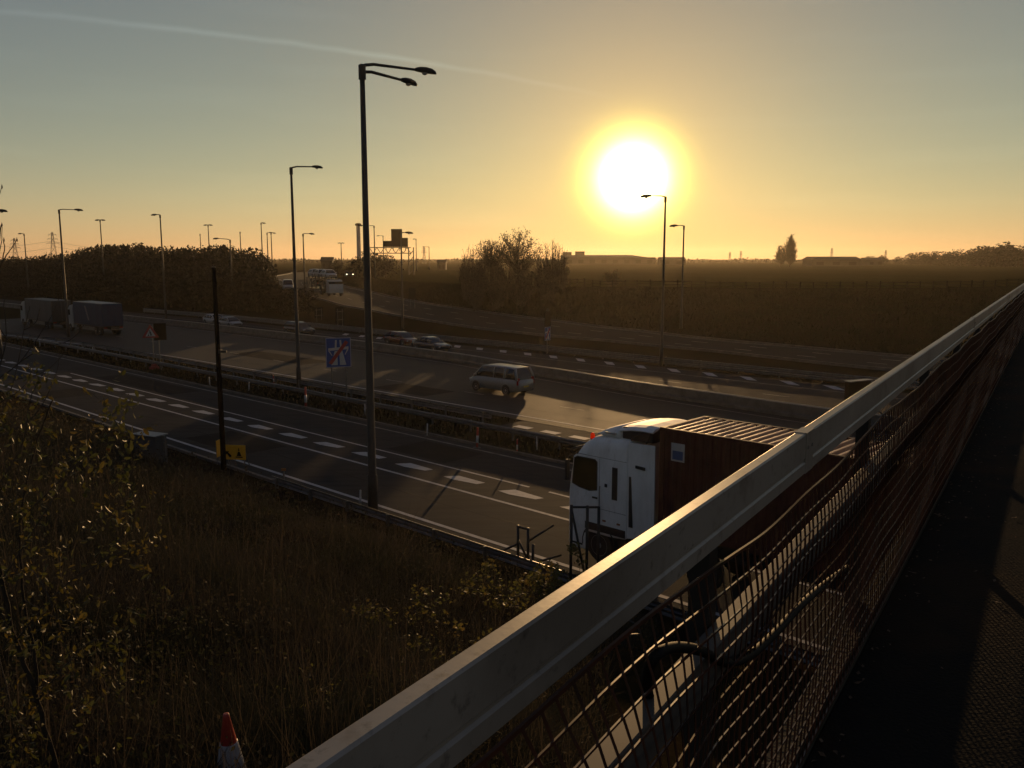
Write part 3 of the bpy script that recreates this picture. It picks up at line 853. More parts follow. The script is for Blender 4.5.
# windows and seams, slightly proud
def side_panel(name, poly, y, m, th=.012, par=lorry):
    b = MB(); b.prism(poly, y - th / 2, y + th); return b.build(name, m, par)
win = [(-.22, 2.22), (-.30, 2.98), (-.42, 3.04), (-1.12, 3.04), (-1.20, 2.98), (-1.20, 2.16), (-.9, 2.10), (-.5, 2.14)]
for sgn in (1, -1):
    door = side_panel('door', [(-.15, 1.0), (-.17, 2.12), (-.26, 3.03), (-.36, 3.10), (-1.25, 3.10), (-1.27, 1.0)], sgn * 1.247, CABW, .010)
    b = MB(); b.prism(win, sgn * 1.262 - .006, sgn * 1.262 + .006); b.build('window', mat('cab_glass', (.030, .032, .016), .10, spec=.6), door)  # olive tint in the glass colour imitates a greenish reflection
    fr = MB()
    for (x0, z0), (x1, z1) in zip(win, win[1:] + win[:1]): fr.tube([(x0, sgn * 1.264, z0), (x1, sgn * 1.264, z1)], .016, 6)
    fr.build('window_seal', DARK, door)
    hb = MB(); hb.box((-1.13, sgn * 1.268, 1.92), (.2, .03, .05)); hb.build('handle', DARK, door, bevel=.006)
    sm = MB()
    for l in ([(-1.29, 1.0), (-1.29, 3.1)], [(-.14, 3.13), (-2.3, 3.13)], [(-.16, 1.62), (-2.3, 1.62)]):
        sm.tube([(x, sgn * 1.2475, z) for x, z in l], .008, 4)
    sm.build('panel_seams', DARK, lorry)
    side_panel('side_vent', [(-1.78, 1.98), (-1.78, 2.92), (-1.98, 2.92), (-1.98, 1.98)], sgn * 1.252, DARK)
    # side fairing behind the cab
    b = MB(); b.loft([[Vector((-2.36, sgn * 1.235, .95)), Vector((-2.36, sgn * 1.25, 3.7)), Vector((-2.36, sgn * 1.19, 3.7)), Vector((-2.36, sgn * 1.18, .95))],
                      [Vector((-3.25, sgn * 1.12, 1.1)), Vector((-3.25, sgn * 1.16, 3.72)), Vector((-3.25, sgn * 1.12, 3.72)), Vector((-3.25, sgn * 1.08, 1.1))]])
    b.build('side_fairing', CABW, lorry)
    side_panel('side_slot', [(-2.42, 1.3), (-2.40, 2.75), (-2.47, 2.75), (-2.56, 1.3)], sgn * 1.236, DARK)
    side_panel('fairing_slot', [(-2.62, 3.02), (-2.62, 3.10), (-2.95, 3.08), (-2.95, 3.0)], sgn * 1.215, DARK, .03)
    # wheels, steps, mirrors, lamps
    wheel(lorry, -1.28, sgn * 1.05, .51, .32, sgn)
    wheel(lorry, -4.95, sgn * .98, .51, .5, sgn)
    a = MB()
    for k in range(11):
        an = math.pi * k / 10
        a.box((-1.28 + .62 * math.cos(an), sgn * 1.13, .56 + .58 * math.sin(an)), (.22, .26, .03), M=Matrix.Rotation(-(an - math.pi / 2), 3, 'Y'))
    a.build('mudguard', DARK, lorry)
    MB().box((-.42, sgn * 1.2, .42), (.46, .12, .05)).box((-.42, sgn * 1.18, .72), (.42, .12, .05)).build('step', DARK, lorry)
    MB().box((0, 0, 0), (.06, .36, .22)).build('headlight', LAMPG, lorry, bevel=.03, loc=(-.02, sgn * .92, .62))
    m_ = MB(); m_.tube([(-.22, sgn * 1.24, 3.05), (-.10, sgn * 1.33, 3.0), (-.08, sgn * 1.34, 2.4)], .02, 6); m_.build('mirror_arm', DARK, lorry)
    MB().box((0, 0, 0), (.10, .16, .62)).build('mirror', DARK, lorry, bevel=.03, loc=(-.07, sgn * 1.345, 2.6))
    side_panel('sill', [(-.75, .94), (-.75, 1.16), (-2.3, 1.16), (-2.3, .94)], sgn * 1.252, DARK, .014)
    for xx in (-2.05, -1.5): MB().box((xx, sgn * 1.262, 1.30), (.12, .03, .05)).build('side_lamp', mat('side_lamp_orange', (.28, .09, .015), .4), lorry, bevel=.01)
    MB().box((-1.55, sgn * 1.262, 2.35), (.10, .02, .10)).build('air_grille', DARK, lorry, bevel=.01)
    MB().tube([(-1.33, sgn * 1.275, 1.25), (-1.33, sgn * 1.30, 1.4), (-1.33, sgn * 1.30, 2.2), (-1.33, sgn * 1.275, 2.3)], .014, 6).build('grab_handle', DARK, lorry)
# windscreen, sun visor, beacon, deflector
b = MB()
b.loft([[Vector((x + .015, y, z)) for y in (-1.1, -.6, 0, .6, 1.1) for x in [xx + (-.05 if abs(y) > 1 else 0)]] for xx, z in ((-.055, 2.08), (-.14, 2.6), (-.26, 3.02))], False)
b.build('windscreen', GLASS, lorry, smooth=True)
b = MB(); b.box((0, 0, 0), (.3, 2.1, .05), M=Matrix.Rotation(R_(25), 3, 'Y')); b.build('sun_visor', DARK, lorry, bevel=.015, loc=(-.05, 0, 3.18))
for yy in (.86, -.86):
    be = MB().lathe([(.07, 0), (.075, .05), (.03, .055)], (0, 0, 0), 12).build('beacon', DARK, lorry, loc=(-.70, yy, 3.50))
    MB().lathe([(.07, .05), (.076, .10), (.066, .18), (.035, .215), (.001, .22)], (0, 0, 0), 12).build('lens', AMBER, be, smooth=True)
b = MB()
def defl(x, w, zt):
    ring = [(w, 3.74), (w - .02, (3.74 + zt) / 2), (w - .14, zt - .03), (w - .32, zt), (.3, zt + .01)]
    return [Vector((x, y, z)) for y, z in ring] + [Vector((x, -y, z)) for y, z in reversed(ring)]
b.loft([defl(-.95, .95, 3.76), defl(-1.2, 1.02, 3.90), defl(-1.55, 1.08, 4.01), defl(-1.9, 1.1, 4.07)])
b.build('roof_deflector', CABW, lorry, smooth=True)
b = MB(); rings = []
for x, z in ((-1.9, 4.07), (-2.3, 4.13), (-2.75, 4.16), (-3.1, 4.15)):
    rings.append([Vector((x, y, z + dz)) for y, dz in ((-1.1, -.10), (-.95, -.02), (-.7, .005), (0, .015), (.7, .005), (.95, -.02), (1.1, -.10), (1.06, -.13), (.7, -.03), (0, -.02), (-.7, -.03), (-1.06, -.13))])
b.loft(rings); b.build('deflector_hood', CABW, lorry)
MB().box((-2.5, 0, 3.90), (1.1, 2.0, .36)).build('deflector_shade', DARK, lorry, bevel=.05)  # dark box standing in for the shade under the hood
for sgn in (1, -1):
    b = MB(); b.tube([(-2.85, sgn * 1.02, 3.72), (-3.0, sgn * 1.02, 4.04)], .03, 6); b.tube([(-2.3, sgn * 1.02, 3.74), (-2.75, sgn * 1.02, 4.04)], .03, 6)
    b.build('deflector_strut', DARK, lorry)
b = MB(); b.box((-1.6, 1.13, 3.86), (.42, .05, .05)).box((-1.6, -1.13, 3.86), (.42, .05, .05)); b.build('marker_light', LAMPG, lorry)
b = MB()
for y in (.42, -.42): b.box((-5.4, y, .95), (8.4, .09, .28)); b.box((-11.0, y, 1.12), (11.6, .12, .26))
for x in (-3.5, -4.8, -6.2, -9, -11.5, -14, -16.6): b.box((x, 0, 1.1), (.12, 2.3 if x < -3.6 else .8, .14))
b.build('chassis', mat('chassis_paint', (.02, .02, .022), .6), lorry)
lorry.scale = (1, 1, 1.085)
b = MB(); b.lathe([(.28, -.55), (.32, -.5), (.32, .5), (.28, .55)], (-3.6, .95, .72), 14, Matrix.Rotation(math.pi / 2, 3, 'Y')); b.build('fuel_tank', GALV, lorry)
MB().box((-2.95, 1.12, 1.02), (.28, .12, .10)).build('number_lamp', WHITE_P, lorry, bevel=.02)
for x in (-12.3, -13.6, -14.9):
    for sgn in (1, -1): wheel(lorry, x, sgn * 1.02, .5, .36, sgn)
b = MB()
for sgn in (1, -1): b.box((-15.9, sgn * .9, .9), (.06, .4, .14))
b.build('tail_light', TAIL, lorry)

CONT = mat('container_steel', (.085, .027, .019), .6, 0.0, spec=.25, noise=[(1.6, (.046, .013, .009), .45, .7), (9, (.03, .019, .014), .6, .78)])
CROOF_LIT = mat('container_roof_sunlit', (.55, .27, .12), .42, .0, spec=.35, noise=[(1.8, (.42, .19, .085), .45, .7), (14, (.58, .33, .18), .58, .75)])  # sunlight put into the roof colour, far paler and warmer than the walls
cont = thing('shipping_container', 'red brown corrugated shipping container with a small white placard, riding on the lorry trailer', 'container', P(21.75, 17.0, 0) + Vector((0, 0, 1.57)), ROAD_ROT); cont.scale = (1, 1, 1.06)
CX0, CL, CW, CH = -3.45, 12.19, 2.44, 2.90
def corr(u, p, dpt):
    f = (u / p) % 1.0
    return dpt * (min(1, f / .18) if f < .5 else max(0, 1 - (f - .5) / .18))
for sgn in (1, -1):
    b = MB(); rings = []
    x = 0.08
    while x < CL - .08:
        y = CW / 2 - .005 - corr(x, .28, .036)
        rings.append([Vector((CX0 - x, sgn * y, .14)), Vector((CX0 - x, sgn * y, CH - .07)), Vector((CX0 - x, sgn * (y - .004), CH - .07)), Vector((CX0 - x, sgn * (y - .004), .14))])
        x += .035
    b.loft(rings); b.build('side_wall', CONT, cont)
b = MB(); rings = []; x = .1
while x < CL - .1:
    z = CH - .06 + corr(x, .27, .055)
    rings.append([Vector((CX0 - x, -CW / 2 + .09, z)), Vector((CX0 - x, CW / 2 - .09, z)), Vector((CX0 - x, CW / 2 - .09, z - .004)), Vector((CX0 - x, -CW / 2 + .09, z - .004))])
    x += .03
b.loft(rings); b.build('roof', CROOF_LIT, cont)
b = MB()
for sgn in (1, -1):
    b.box((CX0 - CL / 2, sgn * (CW / 2 - .05), CH - .045), (CL, .10, .09)); b.box((CX0 - CL / 2, sgn * (CW / 2 - .05), .08), (CL, .10, .16))
    for xx in (CX0 - .08, CX0 - CL + .08): b.box((xx, sgn * (CW / 2 - .075), CH / 2), (.16, .15, CH - .2))
for xx in (CX0 - .05, CX0 - CL + .05):
    b.box((xx, 0, CH - .045), (.10, CW - .22, .09)); b.box((xx, 0, .08), (.10, CW - .22, .16))
b.build('frame', CONT, cont)
b = MB()
for sgn in (1, -1):
    for xx in (CX0 - .085, CX0 - CL + .085):
        for zz in (.06, CH - .055): MB().box((xx, sgn * (CW / 2 - .078), zz), (.182, .168, .124)).build('corner_casting', CONT, cont)
b = MB(); rings = []; y = -CW / 2 + .16
while y < CW / 2 - .15:
    xx = CX0 - .05 - corr(y + 3, .25, .045)
    rings.append([Vector((xx, y, .14)), Vector((xx, y, CH - .08)), Vector((xx - .004, y, CH - .08)), Vector((xx - .004, y, .14))]); y += .03
b.loft(rings); b.build('front_wall', CONT, cont)
b = MB(); b.box((CX0 - CL + .06, .6, CH / 2), (.05, 1.15, CH - .3)).box((CX0 - CL + .06, -.6, CH / 2), (.05, 1.15, CH - .3))
for yy in (-.9, -.3, .3, .9): b.tube([(CX0 - CL - .0, yy, .2), (CX0 - CL - .0, yy, CH - .2)], .02, 6)
b.build('rear_doors', CONT, cont)
pl = MB().box((CX0 - .62, CW / 2 + .004, CH - .62), (.44, .012, .50)).build('placard', mat('placard_white', (.42, .42, .42), .6), cont)
MB().box((CX0 - .62, CW / 2 + .013, CH - .70), (.34, .010, .24)).build('blue_panel', mat('placard_blue', (.05, .09, .22), .5), pl)


def box_lorry(label, body_m, stripe, q, t, L, lit=None):
    r = thing('box_lorry', label, 'lorry', P(q, t, 0), ROAD_ROT)
    MB().box((0, 0, 2.5), (L, 2.5, 2.75)).build('cargo_body', body_m, r, bevel=.05)
    b = MB(); b.box((0, 1.2, 1.06), (L, .08, .12)).box((0, -1.2, 1.06), (L, .08, .12)).box((-1, 0, .9), (L - 1, .9, .25)); b.build('chassis', DARK, r)
    b = MB(); b.box((0, 1.22, .72), (L * .42, .05, .42)).box((0, -1.22, .72), (L * .42, .05, .42)); b.build('side_guard', GALV, r)
    b = MB(); b.loft([[Vector((L / 2 + x, y, z)) for y, z in ((-1.2, .5), (-1.2, zt), (1.2, zt), (1.2, .5))] for x, zt in ((.5, 3.5), (1.4, 3.35), (2.1, 2.9), (2.35, 1.9), (2.4, 1.2))])
    b.build('cab', WHITE_P, r, bevel=.08)
    MB().box((L / 2 + 1.7, 0, 2.45), (.8, 2.42, .7)).build('cab_window', GLASS, r)
    for x in (L / 2 + 1.4, L / 2 - 1.2, -L / 2 + 1.2, -L / 2 + 2.4):
        for sgn in (1, -1): wheel(r, x, sgn * 1.05, .5, .34, sgn)
    b = MB(); b.box((-L / 2 - .02, .62, 2.5), (.03, 1.18, 2.6)).box((-L / 2 - .02, -.62, 2.5), (.03, 1.18, 2.6)); b.build('rear_doors', body_m if stripe else GREY_P, r)
    b = MB(); b.box((-L / 2 - .02, 0, .72), (.06, 2.3, .16)); b.build('rear_bumper', GALV, r)
    for sgn in (1, -1): MB().box((-L / 2 - .04, sgn * .95, .95), (.05, .4, .14)).build('tail_light', TAIL, r)
    if stripe:
        b = MB(); x0 = 0
        b.prism([(x0 - .6, 1.7), (x0 - .1, 1.7), (x0 + .9, 3.5), (x0 + .4, 3.5)], 1.251, 1.258); b.build('side_flash', mat('pale_blue_print', (.08, .10, .14), .6), r)
        MB().box((0, 0, 3.9), (L - .1, 2.3, .06)).build('roof_cover', mat('roof_sheet', (.15, .15, .15), .5), r)
    return r
box_lorry('blue curtain sided lorry with a pale roof beside a lamp post at the far left', mat('blue_curtain', (.008, .038, .078), .6, spec=.15, noise=(2, (.007, .022, .06), .4, .7, (1, 1, .2))), True, 42.4, 113.2, 9.5)
box_lorry('grey lorry half hidden by bare twigs ahead of the blue lorry', mat('grey_curtain', (.075, .08, .085), .6, spec=.15, noise=(2, (.055, .058, .062), .4, .7, (1, 1, .2))), False, 41.2, 127.5, 10.5)

# car transporter on the far slip road
p = at_depth(323, 297, 146); tz = gz(p.x, p.y) + .05
trans = thing('car_transporter', 'car transporter climbing the far slip road loaded with pale shiny cars', 'lorry', (p.x, p.y, tz), R_(-63))
b = MB()
for y in (-1.15, 1.15):
    b.box((0, y, 1.0), (13, .1, .18)); b.box((0, y, 2.75), (13, .1, .14))
    for x in (-6.2, -3, 0, 3, 6.2): b.box((x, y, 1.85), (.12, .1, 1.8))
    b.tube([(-6, y, 1.0), (-3, y, 2.7)], .05, 5); b.tube([(0, y, 1.0), (3, y, 2.7)], .05, 5)
for y in (-.75, .75): b.box((0, y, 1.02), (13, .5, .05)); b.box((0, y, 2.78), (13, .5, .05))
b.build('deck_frame', GREY_P, trans)
b = MB(); b.loft([[Vector((6.7 + x, y, z)) for y, z in ((-1.2, .5), (-1.2, zt), (1.2, zt), (1.2, .5))] for x, zt in ((0, 2.65), (1.2, 2.6), (1.7, 1.9), (1.8, 1.2))]); b.build('cab', WHITE_P, trans, bevel=.08)
MB().box((8.1, 0, 2.1), (.5, 2.3, .5)).build('windscreen', GLASS, trans)
for x in (7.6, 3.5, -3.0, -4.2):
    for sgn in (1, -1): wheel(trans, x, sgn * 1.0, .48, .3, sgn)
cars_t = [('white car at the front of the transporter upper deck', c5, 4.2, 2.8), ('silver car in the middle of the transporter upper deck', c1, -.3, 2.8), ('white car at the back of the transporter upper deck', c5, -4.7, 2.8),
          ('dark car on the lower deck of the transporter, toward its front', c4, 3.0, 1.05), ('dark car on the lower deck of the transporter, toward its rear', c4, -2.6, 1.05)]
for lab, src, x, z in cars_t:
    off = Matrix.Rotation(R_(-63), 3, 'Z') @ Vector((x, 0, z))
    dup(src, Vector((p.x, p.y, tz)) + off, R_(-63) + (0 if z > 2 else math.pi), lab, 'cars carried by the transporter')
#PART3
# ------------------------------------------------------------------ lamp posts
def lantern(parent, pos, az, s=1.0):
    """a cobra head lantern pointing along azimuth az"""
    M = Matrix.Rotation(math.pi / 2 - az, 3, 'Z')
    b = MB(); rings = []
    for x, w, zt, zb in ((0, .05, .05, -.05), (.06, .09, .08, -.06), (.2, .15, .11, -.08), (.42, .16, .11, -.10), (.62, .12, .07, -.12), (.74, .06, .0, -.12), (.78, .02, -.06, -.11)):
        rings.append([M @ Vector((x * s, w * s * math.cos(a), ((zt + zb) / 2 + (zt - zb) / 2 * math.sin(a)) * s)) for a in [2 * math.pi * k / 10 for k in range(10)]])
    b.loft(rings)
    o = b.build('lantern', POLE, parent, smooth=True, loc=pos)
    g = MB().lathe([(.11 * s, 0), (.09 * s, -.05 * s), (.04 * s, -.07 * s)], (0, 0, 0), 10)
    g.build('lens', LAMPG, o, loc=M @ Vector((.36 * s, 0, -.09 * s)))
    return o


def lamp_post(label, px, py, d, arms, thick=1.0, group='road lighting columns'):
    top = at_depth(px, py, d); zg = gz(top.x, top.y) - .05
    h = top.z - zg
    r = thing('lamp_post', label, 'lamp post', (top.x, top.y, zg), 0, group)
    b = MB(); r1, r0 = .075 * thick, .135 * thick
    b.tube([(0, 0, 0), (0, 0, 1.6), (0, 0, 1.65), (0, 0, h * .6), (0, 0, h)], [r0 * 1.25, r0 * 1.2, r0, (r0 + r1) / 2, r1], 12)
    b.build('column', POLE, r, smooth=True)
    MB().lathe([(r1 * 1.5, -.45), (r1 * 1.5, .02), (r1 * .9, .06)], (0, 0, h), 10).build('top_sleeve', POLE, r)
    for ia, (az, ln, rise) in enumerate(arms):
        dv_ = Vector((math.sin(R_(az)), math.cos(R_(az)), 0))
        lo_ = -.22 * ia if ln > 1 else 0
        p0, p1 = Vector((0, 0, h - .02 + lo_)), dv_ * ln + Vector((0, 0, h + rise + lo_))
        pts = [p0, p0 + dv_ * .12 + Vector((0, 0, .06)), p0 + dv_ * .4 + Vector((0, 0, .10 + rise * .2)), p0.lerp(p1, .6) + Vector((0, 0, .05)), p1]
        MB().tube(pts, [.055 * thick, .052 * thick, .048 * thick, .044 * thick, .04 * thick], 8).build('bracket_arm', POLE, r, smooth=True)
        lantern(r, p1, R_(az), 1.0 if d < 70 else 1.25)
    return r


A2 = [('tall nearest lamp post with two lantern arms reaching toward the road', 362, 66, 30.7, [(72, 1.85, .0), (42, 1.75, .02)], 1.15),
      ('tall single arm lamp post on the middle verge, left of the nearest twin arm one', 291, 168, 62, [(85, 1.45, .1)], 1.1),
      ('single arm lamp post beside the blue lorry with its lantern to the right', 59, 210, 103, [(80, 1.7, .05)], 1.1),
      ('lamp post rising above the left wood with its short arm to the left', 160, 215, 135, [(-85, .5, .05)], 1.2),
      ('lamp post with a long left arm in front of the wood', 230, 240, 140, [(-85, 1.9, .25)], 1.2),
      ('lamp post above the car transporter with its arm to the right', 303, 234, 150, [(85, 1.0, .05)], 1.2),
      ('lamp post on the slip road in front of the gantry sign', 401, 233, 105, [(85, .5, .05)], 1.0),
      ('lamp post just right of the tall nearest one, its arm pointing left', 374, 226, 185, [(-85, 2.3, .1)], 1.2),
      ('lamp post standing against the sun glow, taller of the two on the right', 665.5, 197, 75, [(-85, 1.2, .1)], 1.0),
      ('lamp post just right of the sun, the shorter of two there', 684, 226, 100, [(-85, .7, .05)], 1.0),
      ('thin distant lamp post with a two sided head above the left trees', 100, 220, 175, [(88, .1, 0), (-88, .1, 0)], 1.2),
      ('small lamp post beside the pylon at the far left', 24, 234, 200, [(-85, .5, .1)], 1.3),
      ('distant lamp post with a two sided head right of the middle of the wood', 208, 225, 200, [(88, .1, 0), (-88, .1, 0)], 1.2),
      ('distant straight lamp post left of a closely spaced pair', 261, 223, 205, [(80, .1, 0)], 1.3),
      ('left one of the closely spaced pair of distant lamp posts', 267, 233, 215, [(80, .4, .1)], 1.3),
      ('right one of the closely spaced pair of distant lamp posts', 271, 233, 225, [(80, .25, 0)], 1.3),
      ('tiny distant lamp post between the transporter and the tall nearest post', 341, 243, 300, [(85, .2, 0), (-85, .2, 0)], 1.5),
      ('tiny distant lamp post with a left arm beyond the gantry', 383, 236, 290, [(-85, 1.2, .1)], 1.4),
      ('tiny distant lamp post in the field to the right of the gantry sign', 416, 239, 300, [(-85, .2, 0)], 1.4),
      ('tiny distant lamp post with right arm nearest to the field hut', 429, 247, 330, [(-85, 1.6, .1)], 1.4),
      ('bare thin distant post above the wood near the left armed lamp post', 240, 232, 230, [], 1.4),
      ('distant thin lamp post left of the two sided head one', 200, 234, 260, [], 1.4)]
for a in A2: lamp_post(*a)
r = lamp_post('lamp post at the left picture edge of which just the lantern shows', -12, 211, 80, [(85, .75, .05)], 1.1)

# dark pole by the near slip road
p = at_z(224, 470, .25); zt = (Vector((0, 0, EYE)) + cam_dir(215, 268) * (p.y / cam_dir(215, 268).y)).z
pole = thing('pole', 'tall plain dark pole without a lantern, standing beside the yellow roadworks sign', 'pole', (p.x, p.y, gz(p.x, p.y) - .1))
hp_ = zt - pole.location.z
MB().tube([(0, 0, 0), (0, 0, hp_ * .5), (0, 0, hp_)], [.12, .105, .085], 12).build('shaft', mat('pole_dark_paint', (.007, .007, .007), .9, spec=.0), pole, smooth=True)
MB().lathe([(.10, 0), (.10, .05), (.03, .09)], (0, 0, hp_), 10).build('cap', DARK, pole)
b = MB(); b.box((.22, 0, hp_ * .6), (.3, .09, .10)).box((.1, 0, hp_ * .6), (.1, .22, .16)); b.build('bracket', DARK, pole)

# ------------------------------------------------------------------ signs
SIGN_BACK = mat('sign_back_grey', (.014, .013, .013), .8, spec=.0)
BLUE = mat('sign_blue', (.008, .045, .22), .5)
SWHITE = mat('sign_white', (.36, .365, .37), .5)
SRED = mat('sign_red', (.27, .018, .014), .45)
SYEL = mat('sign_yellow', (.80, .38, .018), .5)
SBLK = mat('sign_black', (.006, .006, .006), .7, spec=.05)


def facing(p, extra=0.0):                       # rotation that turns local -y toward traffic coming up the road
    return math.atan2(-T.y, -T.x) + math.pi / 2 + extra


def symbol_quads(parent, name, quads, y, m, w, h):
    b = MB()
    for q in quads:
        b.prism([(x * w, z * h) for x, z in q], y - .004, y)
    return b.build(name, m, parent)


def motorway_end(label, loc, w, h, zlow, rz, upper=None):
    s_ = thing('motorway_sign', label, 'road sign', loc, rz)
    pn = MB().box((0, 0, zlow + h / 2), (w, .03, h)).build('panel', BLUE, s_, bevel=.008)
    bd = MB()
    for c, sz in (((0, -.019, zlow + .03), (w - .04, .006, .03)), ((0, -.019, zlow + h - .03), (w - .04, .006, .03)), ((-w / 2 + .03, -.019, zlow + h / 2), (.03, .006, h - .09)), ((w / 2 - .03, -.019, zlow + h / 2), (.03, .006, h - .09))):
        bd.box(c, sz)
    bd.build('border', SWHITE, pn)
    q = MB()
    def add(poly): q.prism([(x * w, zlow + z * h) for x, z in poly], -.024, -.018)
    add([(-.12, .92), (-.05, .92), (-.07, .66), (-.14, .66)]); add([(.05, .92), (.12, .92), (.14, .66), (.07, .66)])
    add([(-.40, .56), (-.40, .65), (.40, .70), (.40, .61)])
    add([(-.15, .55), (-.035, .56), (-.045, .08), (-.30, .08)]); add([(.035, .57), (.15, .58), (.30, .08), (.045, .08)])
    add([(-.40, .555), (-.34, .555), (-.24, .40), (-.27, .40)]); add([(.40, .60), (.34, .60), (.24, .42), (.27, .42)])
    q.build('symbol', SWHITE, pn)
    q = MB(); q.prism([(.28 * w, zlow + .90 * h), (.40 * w, zlow + .84 * h), (-.28 * w, zlow + .10 * h), (-.40 * w, zlow + .16 * h)], -.030, -.025); q.build('red_bar', SRED, pn)
    if upper:
        u = MB().box((0, 0, zlow + h + .05 + upper / 2), (w, .04, upper)).build('upper_panel', SIGN_BACK, s_, bevel=.008)
        MB().lathe([(.16, 0), (.17, .12), (.1, .26), (.001, .3)], (0, 0, zlow + h + .05 + upper), 10).build('warning_lamp', DARK, s_)
    for sx in ((-.28, .28) if w > 1.3 else (0,)):
        b = MB(); b.tube([(sx * w, .06, 0), (sx * w, .06, zlow + h * .9)], .045, 8); b.build('post', GALV, s_)
    return s_


p = at_z(340, 404, 0)
motorway_end('blue motorway end sign with red diagonal bar on the middle verge', (p.x, p.y, -.03), 1.62, 1.95, 2.46, facing(p, R_(-30)))
p = plan_px(547.5, ff(53) + 1.1, 345)
motorway_end('small blue motorway end sign under a dark panel beside the far carriageway', (p.x, p.y, 0), .95, 1.35, 1.35, facing(p, R_(4)), upper=1.5)


def sign_back(label, px, row, q, w, h, zlow):
    p = plan_px(px, q, row); zg = gz(p.x, p.y)
    s_ = thing('road_sign', label, 'road sign', (p.x, p.y, zg), facing(p))
    MB().box((0, 0, zlow + h / 2), (w, .04, h)).build('panel', SIGN_BACK, s_, bevel=.01)
    b = MB(); b.box((0, -.04, zlow + h * .25), (w * .9, .04, .06)).box((0, -.04, zlow + h * .75), (w * .9, .04, .06)); b.build('rails', GALV, s_)
    for sx in (-.3, .3): MB().tube([(sx * w, -.08, -.1), (sx * w, -.08, zlow + h * .9)], .045, 6).build('post', GALV, s_)
    return s_
sb = sign_back('dark tall sign board seen from behind, above the large blue motorway sign', 340, 330, 66.0, 1.25, 2.2, .5)
sign_back('dark squarish sign board seen from behind on the far verge by the transporter', 319, 322, 67.5, 1.35, 1.5, .4)
p = at_depth(412, 285, 122)
s_ = thing('road_sign', 'dark board standing in the grass field right of the gantry', 'road sign', (p.x, p.y, gz(p.x, p.y)), R_(-20))
MB().box((0, 0, 2.2), (1.1, .05, 1.6)).build('panel', SIGN_BACK, s_, bevel=.01)
for sx in (-.35, .35): MB().tube([(sx, .06, -.1), (sx, .06, 2.9)], .045, 6).build('post', GALV, s_)

p = at_depth(857, 400, 47); zt_ = at_depth(857, 380.5, 47).z
s_ = thing('matrix_sign', 'dark box shaped sign seen from behind just above the bridge rail at the right', 'road sign', (p.x, p.y, -.03), facing(p, R_(-18)))
pn = MB().box((0, 0, zt_ - .65), (1.75, .30, 1.3)).build('casing', SIGN_BACK, s_, bevel=.03)
MB().box((0, -.02, zt_ + .03), (1.9, .5, .05)).build('hood', GALV, pn, bevel=.01)
for sx in (-.45, .45): MB().tube([(sx, .05, 0), (sx, .05, zt_ - 1.2)], .06, 8).build('post', GALV, s_)

# roadworks triangle with its black plate
p = at_z(157, 369, 0)
rw = thing('roadworks_sign', 'red triangle roadworks warning sign with a black plate on grey posts', 'road sign', (p.x, p.y, -.03), facing(p, R_(-25)))
tz0 = 2.75
tri = [(-.62, tz0), (.62, tz0), (.66, tz0 + .05), (.04, tz0 + 1.10), (-.04, tz0 + 1.10), (-.66, tz0 + .05)]
tr_ = MB().prism([(x - .35, z) for x, z in tri], -.01, .01).build('triangle', SRED, rw)
MB().prism([(-.40 - .35, tz0 + .13), (.40 - .35, tz0 + .13), (0 - .35, tz0 + .83)], -.018, -.011).build('white_panel', SWHITE, tr_)
b = MB()                                            # the digging figure
b.prism([(-.40, tz0 + .18), (-.34, tz0 + .18), (-.30, tz0 + .36), (-.35, tz0 + .36)], -.024, -.019).prism([(-.27, tz0 + .18), (-.22, tz0 + .18), (-.28, tz0 + .38), (-.33, tz0 + .38)], -.024, -.019)
b.prism([(-.37, tz0 + .36), (-.28, tz0 + .36), (-.34, tz0 + .56), (-.42, tz0 + .53)], -.024, -.019).lathe([(.045, -.003), (.045, .003)], (-.40, -.021, tz0 + .60), 10, Matrix.Rotation(math.pi / 2, 3, 'X'))
b.prism([(-.60, tz0 + .16), (-.44, tz0 + .16), (-.50, tz0 + .27)], -.024, -.019).tube([(-.38, -.022, tz0 + .5), (-.52, -.022, tz0 + .26)], .014, 5)
b.build('pictogram', SBLK, tr_)
MB().box((.42, .03, tz0 + .50), (1.0, .03, 1.45)).build('black_plate', SBLK, rw, bevel=.01)
for sx in (-.22, .28): MB().tube([(sx, .07, 0), (sx, .07, tz0 + .9)], .04, 8).build('post', GALV, rw)
b = MB(); b.tube([(-.02, .9, 0), (-.02, .1, 1.6)], .03, 6); b.build('brace', GALV, rw)
bag = [(-.34, .3), (-.05, .36), (-.18, .62)]
for i, (x, hh) in enumerate(bag):
    b = MB(); b.lathe([(.02, 0), (.24, .03), (.28, .14), (.22, .27), (.04, .31)], (0, 0, 0), 12)
    o = b.build('sandbag', mat('red_sandbag', (.22, .03, .025), .8), None, smooth=True, loc=rw.matrix_basis @ Vector((x * 1.1, -.25 + .2 * i, .0 if i < 2 else .2)))
    tag(o, ['red sandbag left of the foot of the roadworks triangle', 'red sandbag right of the foot of the roadworks triangle', 'red sandbag piled on top of two at the roadworks triangle'][i], 'sandbag', 'sandbags at the roadworks sign')

